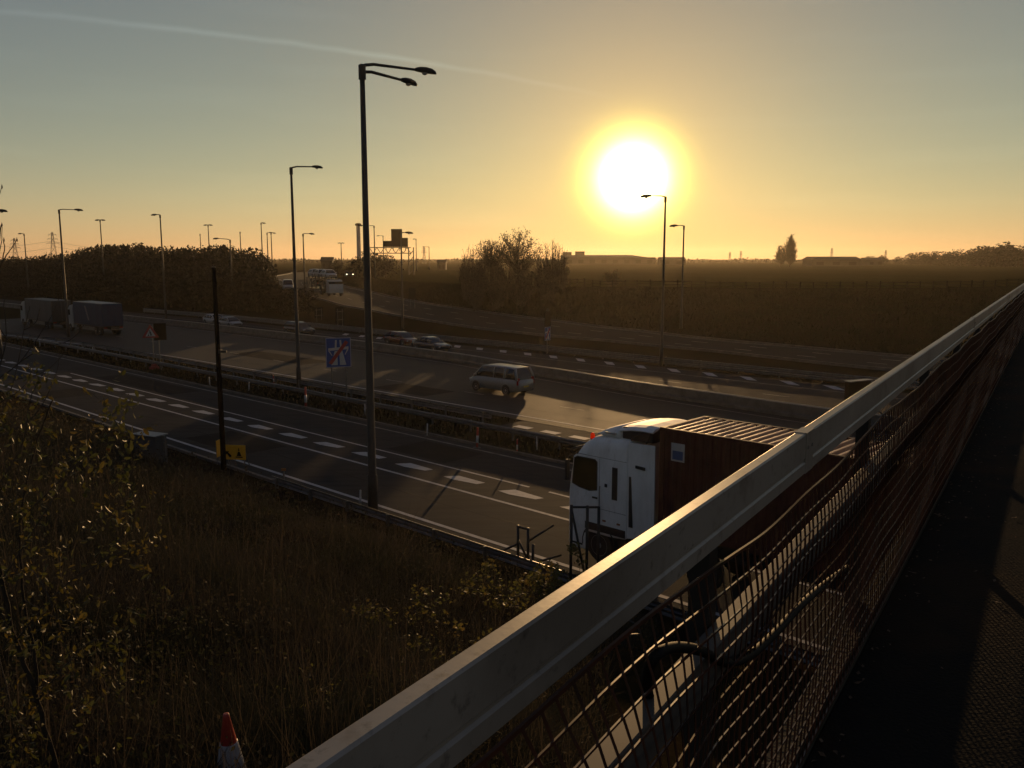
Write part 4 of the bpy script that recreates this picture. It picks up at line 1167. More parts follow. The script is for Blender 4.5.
# yellow temporary sign: cone symbol and arrow
p = at_z(235, 466, 0.1)
ys = thing('roadworks_sign', 'yellow temporary sign with a black cone symbol and arrow by the near road', 'road sign', (p.x, p.y, gz(p.x, p.y) - .03), R_(-8))
pn = MB().box((-.02, 0, .80), (1.12, .03, .68)).build('panel', SYEL, ys, bevel=.01)
b = MB()
b.prism([(.06, .56), (.40, .56), (.40, .61), (.06, .61)], -.024, -.017).prism([(.11, .63), (.35, .63), (.27, .84), (.19, .84)], -.024, -.017).prism([(.195, .87), (.265, .87), (.24, 1.02), (.22, 1.02)], -.024, -.017)
b.prism([(-.24, .58), (-.14, .58), (-.14, .66), (-.30, .80), (-.36, .74)], -.024, -.017).prism([(-.46, .86), (-.24, .84), (-.42, .66)], -.024, -.017)
b.build('symbol', SBLK, pn)
for sx in (-.5, .46):
    MB().tube([(sx, .04, -.02), (sx, .04, 1.12)], .022, 6).build('leg', GALV, ys)
    MB().tube([(sx, .55, -.02), (sx, .05, 1.0)], .018, 6).build('stay', GALV, ys)
# a second, turned sign just left of the pole
p = at_z(221, 462, 0.1)
y2 = thing('roadworks_sign', 'narrow yellow sign turned nearly edge on just left of the dark pole', 'road sign', (p.x, p.y, gz(p.x, p.y) - .03), R_(83))
MB().box((0, 0, .85), (.75, .03, .78)).build('panel', SYEL, y2, bevel=.01)
for sx in (-.3, .3): MB().tube([(sx, .04, -.02), (sx, .04, 1.2)], .02, 6).build('leg', GALV, y2)

# grey roadside cabinet
p = at_z(152, 468, .5); zg = gz(p.x, p.y)
cb = thing('roadside_cabinet', 'grey metal roadside cabinet with a pale flat top above the dry grass bank', 'cabinet', (p.x, p.y, zg - .1), R_(-25))
cb.scale = (1, 1, .74)
CABM = mat('cabinet_grey', (.065, .07, .075), .6, .0, noise=(3, (.045, .048, .052), .4, .7))
MB().box((0, 0, .85), (1.30, .6, 1.7)).build('body', CABM, cb, bevel=.02)
MB().box((0, -.02, 1.74), (1.42, .74, .07)).build('top', mat('cabinet_top', (.16, .165, .17), .5), cb, bevel=.02)
for sx in (-.33, .33):
    dr = MB().box((sx, -.309, .88), (.60, .018, 1.45)).build('door', CABM, cb, bevel=.006)
    MB().box((sx * .18, -.325, .95), (.03, .02, .16)).build('handle', DARK, dr)
MB().tube([(.82, 0, 0), (.82, 0, 1.75)], .05, 8).build('bollard', GALV, cb)

# tubular guard frames beside the truck
def guard_frame(label, posts, bars, r_=.045, group=None):
    base = Vector(posts[0][0]); s_ = thing('guard_rail', label, 'railing', base, 0, group)
    for a, bb in posts: MB().tube([Vector(a) - base, Vector(bb) - base], r_, 8).build('post', DARK, s_, smooth=True)
    for a, bb in bars: MB().tube([Vector(a) - base, Vector(bb) - base], r_ * .8, 8).build('bar', DARK, s_, smooth=True)
    return s_
def stand(px, py, y, dz): v = at_depth(px, py, y); return v, v + Vector((0, 0, dz))
g0, g1, g2 = at_depth(518, 553, 25.2), at_depth(528, 556, 25.0), at_depth(533, 558, 24.6)
up = Vector((0, 0, 1))
zb_ = gz(g0.x, g0.y) - .1
f_ = lambda v, z: Vector((v.x, v.y, z))
guard_frame('dark tubular step rail where the near crash barrier ends', [(f_(g0, zb_), f_(g0, zb_ + 1.35)), (f_(g1, zb_), f_(g1, zb_ + 1.33)), (f_(g2, zb_), f_(g2, zb_ + .95))],
            [(f_(g0, zb_ + 1.3), f_(g1, zb_ + 1.28)), (f_(g1, zb_ + .3), f_(g0, zb_ + .9)), (f_(g1, zb_ + .9), f_(g1, zb_ + .9) + RT * .55 + D * .6 + up * .45), (f_(g2, zb_ + .35), f_(g2, zb_ + .6) + RT * .7 + D * .5), (f_(g0, zb_ + .75), f_(g0, zb_ + .25) - RT * .9)])
h0 = at_depth(571, 548, 22.6); zb2 = gz(h0.x, h0.y) - .1
h1 = h0 + Vector((.78, .25, 0)); h2 = h0 + Vector((.45, .1, 0))
zt2 = at_depth(571, 505, 22.6).z
guard_frame('dark tubular guard frame standing in front of the lorry cab', [(f_(h0, zb2), f_(h0, zt2)), (f_(h1, zb2), f_(h1, zt2 - .12)), (f_(h2, zb2), f_(h2, zt2 - .05))],
            [(f_(h0, zt2 - .06), f_(h1, zt2 - .14)), (f_(h0, zt2 - .1), f_(h2, zb2 + .25)), (f_(h0, zb2 + .55), f_(h1, zb2 + .5))], .042)

# ------------------------------------------------------------------ cones and marker posts
CONE_R = mat('cone_red', (.36, .03, .015), .5, noise=(9, (.25, .025, .015), .45, .7))
SLEEVE = mat('cone_sleeve', (.42, .43, .46), .4, noise=(12, (.30, .30, .32), .45, .7))
def make_cone(name, label, h=.75):
    k = h / .75
    r = thing(name, label, 'traffic cone')
    MB().lathe([(.145 * k, .06), (.138 * k, .09), (.026 * k, .72 * k), (.022 * k, .75 * k), (.012 * k, .75 * k)], (0, 0, 0), 20).build('cone', CONE_R, r, smooth=True)
    MB().lathe([(.128 * k, .17 * k), (.1285 * k, .172 * k), (.067 * k, .515 * k), (.066 * k, .517 * k)], (0, 0, 0), 20).build('sleeve', SLEEVE, r, smooth=True)
    MB().box((0, 0, .03), (.42 * k, .42 * k, .06)).build('base', DARK, r, bevel=.012)
    return r
cone = make_cone('traffic_cone', 'red and white traffic cone in the dead grass at the bottom of the bank', .75)
yy = 9.0
while yy > 3:
    ct = at_depth(229.5, 711, yy)
    if ct.z - gz(ct.x, ct.y) > .72: break
    yy -= .02
cone.location = (ct.x, ct.y, gz(ct.x, ct.y) - .03); cone.rotation_euler = (R_(1.5), R_(-2), R_(20))
def make_marker(label, red=True):
    r = thing('marker_post', label, 'marker post')
    MB().tube([(0, 0, .04), (0, 0, .98), (0, 0, 1.0)], [.055, .05, .03], 10).build('tube', CONE_R if red else SWHITE, r, smooth=True)
    MB().tube([(0, 0, .28), (0, 0, .62)], [.060, .058], 10).build('white_band', SLEEVE, r, smooth=True)
    MB().lathe([(.20, 0), (.19, .05), (.07, .08)], (0, 0, 0), 10).build('foot', DARK, r)
    return r
mk_r = make_marker('marker post', True); mk_w = make_marker('marker post', False)
MK = [(306, 408, 1, 'taller red and white marker post left of the blue motorway sign'), (427, 436, 0, 'white marker post on a dark foot right of the nearest tall lamp post'),
      (477, 448, 1, 'orange red marker post on the verge below the people carrier'), (210, 386, 0, 'white marker post just left of the tall dark pole'),
      (249, 391, 0, 'short white marker post just right of the tall dark pole'), (274, 384, 1, 'dull red marker post between the pole and the single arm lamp post'),
      (365, 415, 0, 'white marker post touching the left side of the nearest lamp post'), (537, 450, 0, 'white marker post by the pale dashes near the lorry'),
      (93, 354, 0, 'white marker post left of the roadworks triangle'), (40, 347, 0, 'white marker post behind the bare twigs on the far left'),
      (517, 453, 1, 'low red marker post between the people carrier and the lorry')]
used = {}
for px, py, red, lab in MK:
    src = mk_r if red else mk_w
    p = at_z(px, py, 0)
    if red not in used: o = src; used[red] = 1; o['label'] = lab; o['group'] = 'marker posts along the middle verge'
    else: o = copy_tree(src); o['label'] = lab; o['group'] = 'marker posts along the middle verge'
    o.location = (p.x, p.y, -.03 if gz(p.x, p.y) < 0 else gz(p.x, p.y)); o.rotation_euler = (R_(rng.uniform(-3, 3)), R_(rng.uniform(-3, 3)), 0)
    k_ = 1.4 if px == 306 else 1.1 if px == 477 else .72
    o.scale = (k_, k_, k_)
p = at_z(360, 506, .05)
o = copy_tree(mk_w); o.location = (p.x, p.y, gz(p.x, p.y)); o['label'] = 'white marker post by the near crash barrier at the foot of the nearest lamp post'
p = at_z(284, 479, .05)
o = thing('reflector_post', 'small orange reflector on a stub post at the near road edge', 'reflector', (p.x, p.y, gz(p.x, p.y)))
MB().box((0, 0, .2), (.06, .06, .5)).build('post', GALV, o)
MB().box((0, -.01, .5), (.20, .05, .12)).build('reflector', mat('reflector_orange', (.32, .12, .02), .5), o, bevel=.02)

# ------------------------------------------------------------------ gantry, pylons, far buildings, fence
def lattice(b, p0, p1, w, n, r_):
    p0, p1 = Vector(p0), Vector(p1)
    for sx in (-1, 1):
        b.box(((p0.x + p1.x) / 2, 0, (p0.z + p1.z) / 2 + sx * w / 2), (abs(p1.x - p0.x), r_ * 2, r_ * 2))
    for k in range(n):
        x0 = p0.x + (p1.x - p0.x) * k / n; x1 = p0.x + (p1.x - p0.x) * (k + 1) / n; s = 1 if k % 2 else -1
        b.tube([(x0, 0, p0.z + s * w / 2), (x1, 0, p0.z - s * w / 2)], r_ * .8, 4)
p = at_depth(411, 262, 230)
gan = thing('sign_gantry', 'lattice sign gantry on the skyline with a stepped dark sign panel on it', 'gantry', (p.x, p.y, FIELD - .1), R_(4))
gh = at_depth(411, 250, 230).z - FIELD
b = MB(); lattice(b, (-12, 0, gh), (0, 0, gh), 1.5, 12, .11); b.build('beam', POLE, gan)
b = MB()
for x in (-.6, .7): b.box((x, 0, gh / 2 + .3), (.28, .28, gh + 1.0))
for k in range(4): b.tube([(-.6, 0, k * gh / 4 + .1), (.7, 0, (k + 1) * gh / 4)], .1, 4)
b.build('tower', POLE, gan)
b = MB()
for x in (-12, -10.9): b.box((x, 0, gh / 2 + .3), (.28, .28, gh + 1.0))
b.build('tower', POLE, gan)
MB().prism([(-7.3, gh + .9), (-.7, gh + .9), (-.7, gh + 3.3), (-2.2, gh + 3.3), (-2.2, gh + 5.6), (-5.1, gh + 5.6), (-5.1, gh + 2.5), (-7.3, gh + 2.5)], -.5, -.3).build('sign_panel', SIGN_BACK, gan)
b = MB()
for x in (-6.5, -4.6, -3, -1.4): b.box((x, -.2, gh + .6), (.14, .2, 1.6))
b.build('bracket', POLE, gan)


def pylon(label, px, ytop, d, h_over, group='electricity pylons on the skyline'):
    t_ = at_depth(px, ytop, d); zg = gz(t_.x, t_.y); h = t_.z - zg
    r = thing('pylon', label, 'pylon', (t_.x, t_.y, zg), R_(20), group)
    b = MB(); w0, w1 = h * .10, h * .018
    lv = [0, .22, .42, .58, .72, .84, 1.0]; rr = max(.07, d * .00016)
    wid = lambda u: w0 * (1 - u) ** 1.3 + w1
    for sx in (-1, 1):
        for sy in (-1, 1): b.tube([(sx * wid(u), sy * wid(u), u * h) for u in lv], rr, 4)
    for u, v in zip(lv, lv[1:]):
        for sy in (-1, 1):
            b.tube([(-wid(u), sy * wid(u), u * h), (wid(v), sy * wid(v), v * h)], rr * .7, 4); b.tube([(wid(u), sy * wid(u), u * h), (-wid(v), sy * wid(v), v * h)], rr * .7, 4)
    b.build('tower', GREYP, r)
    b = MB()
    for u, l in ((.68, .16), (.8, .13), (.92, .10)):
        for sx in (-1, 1):
            b.tube([(0, 0, u * h), (sx * h * l, 0, u * h + .1)], rr, 4); b.tube([(0, 0, (u + .05) * h), (sx * h * l, 0, u * h + .1)], rr * .8, 4)
            b.tube([(sx * h * l, 0, u * h), (sx * h * l, 0, u * h - h * .035)], rr * .8, 4)
    b.build('cross_arms', GREYP, r)
    return r
GREYP = mat('pylon_steel', (.14, .14, .15), .6, .3)
pylon('electricity pylon above the wood, beside the lamp post at the far left', 52, 232, 420, 0)
pylon('small electricity pylon left of the far left lamp post', 14, 238, 420, 0)
pylon('faint electricity pylon right of the gantry sign', 424, 247, 700, 0)
pylon('faint electricity pylon right of the poplar, over the long shed', 832, 248, 800, 0)
pylon('faint electricity pylon before the right hand tree line', 886, 250, 800, 0)
pylon('left of two faint pylons between the sun and the poplar', 730, 252, 900, 0)
pylon('right of two faint pylons between the sun and the poplar', 741, 251, 900, 0)
pw = thing('power_lines', 'sagging power lines strung from the far left pylon toward the wood', 'cables', at_depth(52, 246, 420))
for k, (yy, x2, y2) in enumerate(((241, 150, 249), (246, 150, 253), (241, -40, 244), (248, -40, 250))):
    a_, c_ = at_depth(52, yy, 420), at_depth(x2, y2, 480)
    MB().tube([a_.lerp(c_, i / 10) - pw.location + Vector((0, 0, -2.0 * math.sin(math.pi * i / 10))) for i in range(11)], .05, 4).build('cable', GREYP, pw)

FARB = mat('far_building_cladding', (.03, .028, .026), .8, spec=.1, noise=(.3, (.02, .019, .018), .4, .65))
FARR = mat('far_roof_sheet', (.04, .038, .036), .8, spec=.1)
def shed(label, px0, px1, ytop, d, depth=18, blocks=(), pitch=.12, slope_r=0):
    a_, c_ = at_depth(px0, ytop, d), at_depth(px1, ytop, d); L_ = c_.x - a_.x
    r = thing('far_building', label, 'building', ((a_.x + c_.x) / 2, d, FIELD - .05), R_(rng.uniform(-3, 3)))
    h = a_.z - FIELD
    rise = min(1.6, h * .3)
    MB().box((0, 0, (h - rise) / 2), (L_, depth, h - rise)).build('walls', FARB, r)
    b = MB(); x0, x1 = -L_ / 2 - .3, L_ / 2 + .3
    b.loft([[Vector((x0, -depth / 2 - .4, h - rise)), Vector((x0, 0, h)), Vector((x0, depth / 2 + .4, h - rise))], [Vector((x1 - slope_r, -depth / 2 - .4, h - rise)), Vector((x1 - slope_r * 2.5, 0, h)), Vector((x1 - slope_r, depth / 2 + .4, h - rise))]])
    b.build('roof', FARR, r)
    b = MB()
    n = max(2, int(L_ / 8))
    for k in range(n): MB().box((-L_ / 2 + (k + .5) * L_ / n, -depth / 2 - .03, (h - rise) * .42), (L_ / n * .45, .08, (h - rise) * .5)).build('opening', SIGN_BACK, r)
    for bx, bw, bh in blocks: MB().box((-L_ / 2 + bx * L_, 2, h - .3 + bh / 2), (bw, 4, bh + .6)).build('roof_block', FARB, r)
    return r
shed('long low warehouse with two roof blocks, below and left of the sun', 562, 652, 255.0, 620, 30, ((.06, 6, 2.2), (.20, 6.5, 2.6)), slope_r=6)
shed('low dark shed just right of the short lamp post by the sun', 659, 684, 257, 560, 14)
shed('long dark flat shed right of the poplar', 807, 856, 256.5, 480, 14)
shed('smaller dark shed next to the long flat one', 863, 880, 257.5, 520, 12)
shed('small dark hut on the skyline between gantry and bare trees', 438, 446, 259.3, 330, 4)
shed('pale hut on the skyline above the car transporter', 322, 333, 256.8, 330, 5)
r = thing('tower', 'tall pale narrow tower just left of the nearest lamp post on the skyline', 'tower', at_depth(359, 256, 420)); tt = at_depth(359, 224, 420); r.location.z = FIELD
hh = tt.z - FIELD
b = MB(); b.tube([(0, 0, 0), (0, 0, hh)], [1.1, .95], 10); b.build('shaft', mat('pale_tower', (.30, .29, .27), .7), r)
b = MB(); b.lathe([(1.5, hh - .8), (1.6, hh), (.9, hh + .4)], (0, 0, 0), 10); b.build('head', FARB, r)

# the timber post and rail fence along the brow of the field
fpts = [at_depth(x, y, d) for x, y, d in ((556, 283, 138), (600, 287, 128), (650, 287, 126), (720, 287.5, 124), (800, 288, 122), (880, 287.5, 122), (960, 286.5, 124), (1040, 285.5, 128))]
fz = lambda v: Vector((v.x, v.y, gz(v.x, v.y)))
fpts = [fz(v) for v in fpts]
fen = thing('field_fence', 'long timber post and rail fence along the top of the embankment', 'fence', fpts[3])
rail_n = 0
samp = []
for a_, c_ in zip(fpts, fpts[1:]):
    n = max(1, int(round((c_ - a_).length / 1.95)))
    for k in range(n): samp.append(a_.lerp(c_, k / n))
pm_ = MB().box((0, 0, .62), (.15, .13, 1.55)).mesh('fence_post', WOOD)
for k, v in enumerate(samp[:98]):
    v = fz(v); samp[k] = v
    o = link('post', pm_, fen); o.location = v - fen.location; o.rotation_euler = (R_(rng.uniform(-3, 3)), R_(rng.uniform(-3, 3)), rng.uniform(-.2, .2)); o.scale = (1, 1, rng.uniform(.92, 1.06))
for hz in (.35, .78, 1.2):
    b = MB()
    for a_, c_ in zip(samp[:97], samp[1:98]):
        m_ = (a_ + c_) / 2 - fen.location; dv_ = c_ - a_
        b.box((m_.x, m_.y - .09, m_.z + hz + rng.uniform(-.02, .02)), (dv_.length * 1.0, .045, .11), math.atan2(dv_.y, dv_.x))
    b.build('rail', WOOD, fen)


# ------------------------------------------------------------------ trees
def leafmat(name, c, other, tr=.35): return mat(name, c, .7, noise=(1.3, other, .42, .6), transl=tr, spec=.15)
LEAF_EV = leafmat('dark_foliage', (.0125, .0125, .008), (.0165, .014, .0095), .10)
LEAF_OL = leafmat('olive_foliage', (.055, .05, .018), (.09, .062, .02), .4)
TWIG = mat('twigs', (.05, .037, .027), .9, noise=(3, (.035, .027, .02), .4, .65))


def leaf_crown(seed, h, w, n, size, bottom=.06, lumps=9, flat=1.0):
    """leaf clumps spread through an uneven crown with gaps"""
    g = np.random.RandomState(seed); vs = []
    cs = []
    for i in range(lumps):
        u = g.uniform(bottom + .1, .95); rw = w * (.55 + .45 * math.sin(math.pi * min(1, u * .85 + .15))) * .5
        an = g.uniform(0, 6.28); rr = rw * g.uniform(.1, .8)
        cs.append((rr * math.cos(an), rr * math.sin(an), u * h * .9, g.uniform(.16, .32) * w))
    cs.append((0, 0, h * .5, w * .36)); cs.append((0, 0, h * .82, w * .22))
    for i in range(n):
        cx, cy, cz, cr = cs[g.randint(len(cs))]
        v = g.normal(0, 1, 3); v /= np.linalg.norm(v) + 1e-6; rad = cr * (g.uniform(.35, 1.05) ** .6)
        c = np.array([cx, cy, cz]) + v * rad * np.array([1, 1, .9 * flat])
        if c[2] < h * bottom: c[2] = h * bottom + g.uniform(0, .2)
        if c[2] > h: c[2] = h - g.uniform(0, .3)
        a1 = g.normal(0, 1, 3); a1 /= np.linalg.norm(a1); a2 = np.cross(a1, g.normal(0, 1, 3)); a2 /= np.linalg.norm(a2) + 1e-6
        s = size * g.uniform(.5, 1.3)
        vs += [c + a1 * s, c + a2 * s * .55, c - a1 * s, c - a2 * s * .55]
    return np.array(vs)


def branches(seed, h, levels, spread, r0, up=.5, nfork=(2, 4), first=.28):
    """a bare branching skeleton: list of (points, radii, level)"""
    g = random.Random(seed); out = []; tips = []
    def grow(p, d, L_, r, lv):
        pts = [p]; q = p.copy(); dd = d.copy()
        for k in range(4):
            dd = (dd + Vector((g.uniform(-1, 1), g.uniform(-1, 1), g.uniform(-.4, 1) * up)) * .16).normalized()
            q = q + dd * L_ / 4; pts.append(q.copy())
        out.append((pts, [r * (1 - .12 * k) for k in range(5)], lv))
        if lv >= levels: tips.append(q); return
        for k in range(g.randint(*nfork)):
            i = g.choice((2, 3, 4, 4)) if k else 4
            ax = Vector((g.uniform(-1, 1), g.uniform(-1, 1), g.uniform(-.3, .5)))
            nd_ = (dd * (1 - spread) + ax.normalized() * spread + Vector((0, 0, up * .25))).normalized()
            grow(pts[i], nd_, L_ * g.uniform(.62, .85), r * .58, lv + 1)
    grow(Vector((0, 0, -.1)), Vector((g.uniform(-.08, .08), g.uniform(-.08, .08), 1)).normalized(), h * first, r0, 0)
    zm = max(p.z for pts, _, _ in out for p in pts)
    k = h / zm
    return [([Vector((p.x * k, p.y * k, p.z * k)) for p in pts], rr, lv) for pts, rr, lv in out], [t * k for t in tips]


def bare_tree(name, label, cat, loc, seed, h, levels=6, spread=.5, r0=.16, up=.5, leaves=0, lsize=.12, lmat=None, minr=.02, group=None, nfork=(2, 3), first=.28, lspread=.35):
    br, tips = branches(seed, h, levels, spread, r0, up, nfork, first)
    r = thing(name, label, cat, loc, rng.uniform(0, 6), group)
    tr, cr = MB(), MB()
    for pts, rr, lv in br:
        (tr if lv <= 1 else cr).tube(pts, [max(minr, x) for x in rr], 6 if lv <= 1 else 3, False)
    tr.build('trunk', BARK, r, smooth=True); cr.build('crown', TWIG, r)
    if leaves:
        g = np.random.RandomState(seed); vs = []
        for i in range(leaves):
            t_ = tips[g.randint(len(tips))]; c = np.array(t_) + g.normal(0, lspread, 3)
            a1 = g.normal(0, 1, 3); a1 /= np.linalg.norm(a1); a2 = np.cross(a1, g.normal(0, 1, 3)); a2 /= np.linalg.norm(a2) + 1e-6
            s = lsize * g.uniform(.5, 1.3); vs += [c + a1 * s, c + a2 * s * .6, c - a1 * s, c - a2 * s * .6]
        link('leaves', np_mesh('leaves', np.array(vs), 4, lmat), r)
    return r


def crown_tree(name, label, cat, loc, seed, h, w, lo=.3, npts=150, leaves=0, lsize=.12, lmat=None, rise=.45, r0=.14, minr=.018, group=None, stems=1, power=1.0, lumpy=.25):
    """limbs reach out from the stem to points spread through an uneven crown, and each ends in a spray of twigs"""
    g = np.random.RandomState(seed); r = thing(name, label, cat, loc, 0.0, group)
    tr, cr, lv = MB(), MB(), []
    sts = []
    for k in range(stems):
        an = g.uniform(0, 6.28); rad = 0 if stems == 1 else g.uniform(.05, .4) * w
        bx, by = math.cos(an) * rad, math.sin(an) * rad
        sts.append((bx, by)); hh = h * (.80 if stems == 1 else g.uniform(.6, .95))
        pts = [Vector((bx, by, -.15)), Vector((bx * 1.05 + g.normal(0, .05), by * 1.05, hh * .35)), Vector((bx * 1.15 + g.normal(0, .12), by * 1.15 + g.normal(0, .12), hh * .7)), Vector((bx * 1.3 + g.normal(0, .2), by * 1.3 + g.normal(0, .2), hh))]
        rr = r0 if stems == 1 else r0 * .5
        tr.tube(pts, [rr, rr * .75, rr * .45, minr], 6, False)
    dents = [(g.normal(0, 1, 3), g.uniform(-lumpy, lumpy)) for _ in range(9)]
    for i in range(npts):
        v = g.normal(0, 1, 3); v /= np.linalg.norm(v)
        k = 1 + sum(a * max(0, float(v @ (d / np.linalg.norm(d)))) ** 3 for d, a in dents)
        rad = g.uniform(.25, 1) ** .5 * k
        zc, zr = (lo + 1) / 2, (1 - lo) / 2
        wz = (1 - max(0, v[2]) ** 2 * .0)
        p = np.array([v[0] * w / 2 * rad, v[1] * w / 2 * rad, (zc + v[2] * zr * rad) * h])
        if power != 1.0:
            u = min(1, max(0, p[2] / h)); f = (1 - u) ** (power - 1.0); p[0] *= f; p[1] *= f
        bx, by = sts[g.randint(len(sts))]
        z0 = max(.05 * h, p[2] * (1 - rise) * g.uniform(.5, .95)); a = Vector((bx, by, z0)); p = Vector(p)
        m = a.lerp(p, .5) + Vector((0, 0, -.06 * h * (1 - rise))) + Vector(g.normal(0, .05, 3)) * (w * .1)
        if rise > .6: m = Vector((a.x * .3 + p.x * .7, a.y * .3 + p.y * .7, (a.z * .6 + p.z * .4)))
        pts = [a * (1 - u) ** 2 + m * 2 * u * (1 - u) + p * u * u for u in (0, .3, .6, .85, 1)]
        rb = max(minr, r0 * .28 * g.uniform(.5, 1))
        cr.tube(pts, [rb, rb * .8, max(minr, rb * .55), minr, minr * .8], 4, False)
        dirn = (p - m).normalized()
        for j in range(6):
            st = pts[g.randint(2, 5)]
            e = st + (dirn * .8 + Vector(g.normal(0, .55, 3)) + Vector((0, 0, rise))).normalized() * h * g.uniform(.05, .13)
            e2 = e + (dirn * .5 + Vector(g.normal(0, .7, 3)) + Vector((0, 0, rise))).normalized() * h * g.uniform(.03, .07)
            cr.tube([st, e, e2], [minr, minr * .8, minr * .5], 3, False)
            for q_ in range(int(leaves)):
                c = np.array(e.lerp(e2, g.uniform(-.5, 1))) + g.normal(0, lsize * .9, 3)
                a1 = g.normal(0, 1, 3); a1 /= np.linalg.norm(a1); a2 = np.cross(a1, g.normal(0, 1, 3)); a2 /= np.linalg.norm(a2) + 1e-6
                s_ = lsize * g.uniform(.45, 1.2); lv += [c + a1 * s_, c + a2 * s_ * .6, c - a1 * s_, c - a2 * s_ * .6]
    tr.build('trunk', BARK, r, smooth=True); cr.build('crown', TWIG, r)
    if lv: link('leaves', np_mesh('leaves', np.array(lv), 4, lmat), r)
    return r


def at_ground(px, y_d): v = at_depth(px, 300, y_d); return Vector((v.x, v.y, gz(v.x, v.y) - .05))
def hgt(px, ytop, y_d): v = at_depth(px, ytop, y_d); return v.z - gz(v.x, v.y)
# the clump in the middle
CL = [('tallest rounded tree with thin autumn leaves in the middle clump', 518, 234, 132, 21, 1500, .17, .55),
      ('rounded leafy tree just left of the tallest one in the clump', 492, 240, 134, 22, 1300, .17, .5),
      ('bare feathery tree at the right end of the middle clump', 553, 240, 132, 23, 60, .1, .38)]
CLP = [(7.0, .42, 150, 4, .11, .18), (4.8, .45, 105, 4, .11, .18), (4.4, .12, 95, 0, .1, .8)]
for (lab, px, yt, d, sd, *_), (w, lo, n, nl, ls, ri) in zip(CL, CLP):
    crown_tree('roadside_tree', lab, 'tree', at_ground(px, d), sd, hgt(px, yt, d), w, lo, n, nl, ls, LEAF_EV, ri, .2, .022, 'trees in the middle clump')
SHR = [(466, 249, 128, 'bare upright shrub at the left end of the middle clump'), (474, 246, 129, 'bare upright shrub second from the left in the clump'), (482, 247, 127, 'bare shrub in front of the left rounded tree'),
       (504, 264, 125, 'low shrub between the two rounded trees'), (531, 266, 125, 'low shrub below the tallest rounded tree'), (541, 252, 126, 'bare shrub left of the feathery tree'), (562, 252, 127, 'thin bare shrub right of the feathery tree'), (496, 267, 121, 'lowest shrub at the foot of the left rounded tree'), (520, 270, 120, 'lowest shrub at the foot of the tallest tree'), (548, 263, 121, 'lowest shrub at the foot of the feathery tree'), (476, 262, 121, 'lowest shrub at the left foot of the clump')]
for i, (px, yt, d, lab) in enumerate(SHR):
    crown_tree('bare_shrub', lab, 'shrub', at_ground(px, d), 40 + i, hgt(px, yt, d), 2.4 if yt < 256 else 3.2, .03, 52, 1 if yt < 256 else 3, .11, LEAF_EV, .75, .10, .02, 'shrubs in the middle clump', 5)
# poplar and its neighbour
crown_tree('poplar_tree', 'tall narrow poplar standing alone on the far side of the field', 'tree', at_ground(788, 420), 77, hgt(788, 235.5, 420), 7.5, .10, 170, 3, .30, LEAF_EV, .8, .3, .07, None, 1, 1.5, .1)
crown_tree('bare_tree', 'short bushy tree touching the left side of the poplar', 'tree', at_ground(779, 421), 78, hgt(779, 247, 421), 5.0, .1, 90, 3, .3, LEAF_EV, .5, .2, .07)
crown_tree('field_bush', 'round fuzzy bush in the field below the warehouse', 'bush', at_ground(612, 134), 79, 2.7, 3.2, .02, 90, 2, .10, LEAF_OL, .5, .07, .018, None, 4)

# leafy bushes, a few shapes shared by many
CROWN = [np_mesh('bush_crown', leaf_crown(100 + i, 1.0, 1.0 + .25 * (i % 3), 1000, .05, .02, 9 + i), 4, LEAF_EV) for i in range(5)]
TRUNK = MB().tube([(0, 0, -.05), (.02, .01, .25), (.0, .03, .6)], [.05, .04, .02], 6).mesh('bush_trunk', BARK)
def leafy(name, label, cat, loc, h, w, i, group):
    r = thing(name, label, cat, loc, rng.uniform(0, 6.2), group)
    r.scale = (w, w, h)
    link('trunk', TRUNK, r); link('crown', CROWN[i % 5], r)
    return r
top_prof = [(-30, 259), (0, 258), (30, 258), (50, 256), (70, 255), (85, 252), (100, 248), (115, 246), (130, 249), (150, 245), (165, 249), (190, 248), (215, 247), (232, 249), (250, 249), (268, 253), (285, 258), (310, 262), (330, 264)]
k = 0
for row, (dq, lo) in enumerate(((30, 0), (22, 3), (15, 8), (9, 17), (4, 26))):
    x = -34 + row * 3
    while x < (300, 298, 297, 300, 308)[row]:
        d = 150.0
        for _ in range(6):
            v = at_depth(x, 300, d); q, t = QT(v)
            d *= (lerp_tab(T_FARE, t) + 2 + dq) / q
        d += rng.uniform(-1.5, 1.5)
        v = at_depth(x, 300, d); q, t = QT(v)
        yt = lerp_tab(top_prof, x) + lo + rng.uniform(-2.5, 3.0)
        if 270 < x < 302 and dq < 28: yt = max(yt, 288 + rng.uniform(0, 3))
        h = hgt(x, yt, d)
        if h > 1.0 and not (lerp_tab(T_SLO, t) - 2.0 < q < lerp_tab(T_SUP, t) + 2.0):
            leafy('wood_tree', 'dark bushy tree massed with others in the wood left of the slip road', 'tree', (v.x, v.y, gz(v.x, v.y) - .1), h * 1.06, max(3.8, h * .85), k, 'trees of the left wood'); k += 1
        x += rng.uniform(8.0, 11.5) * min(1.0, 140 / d)
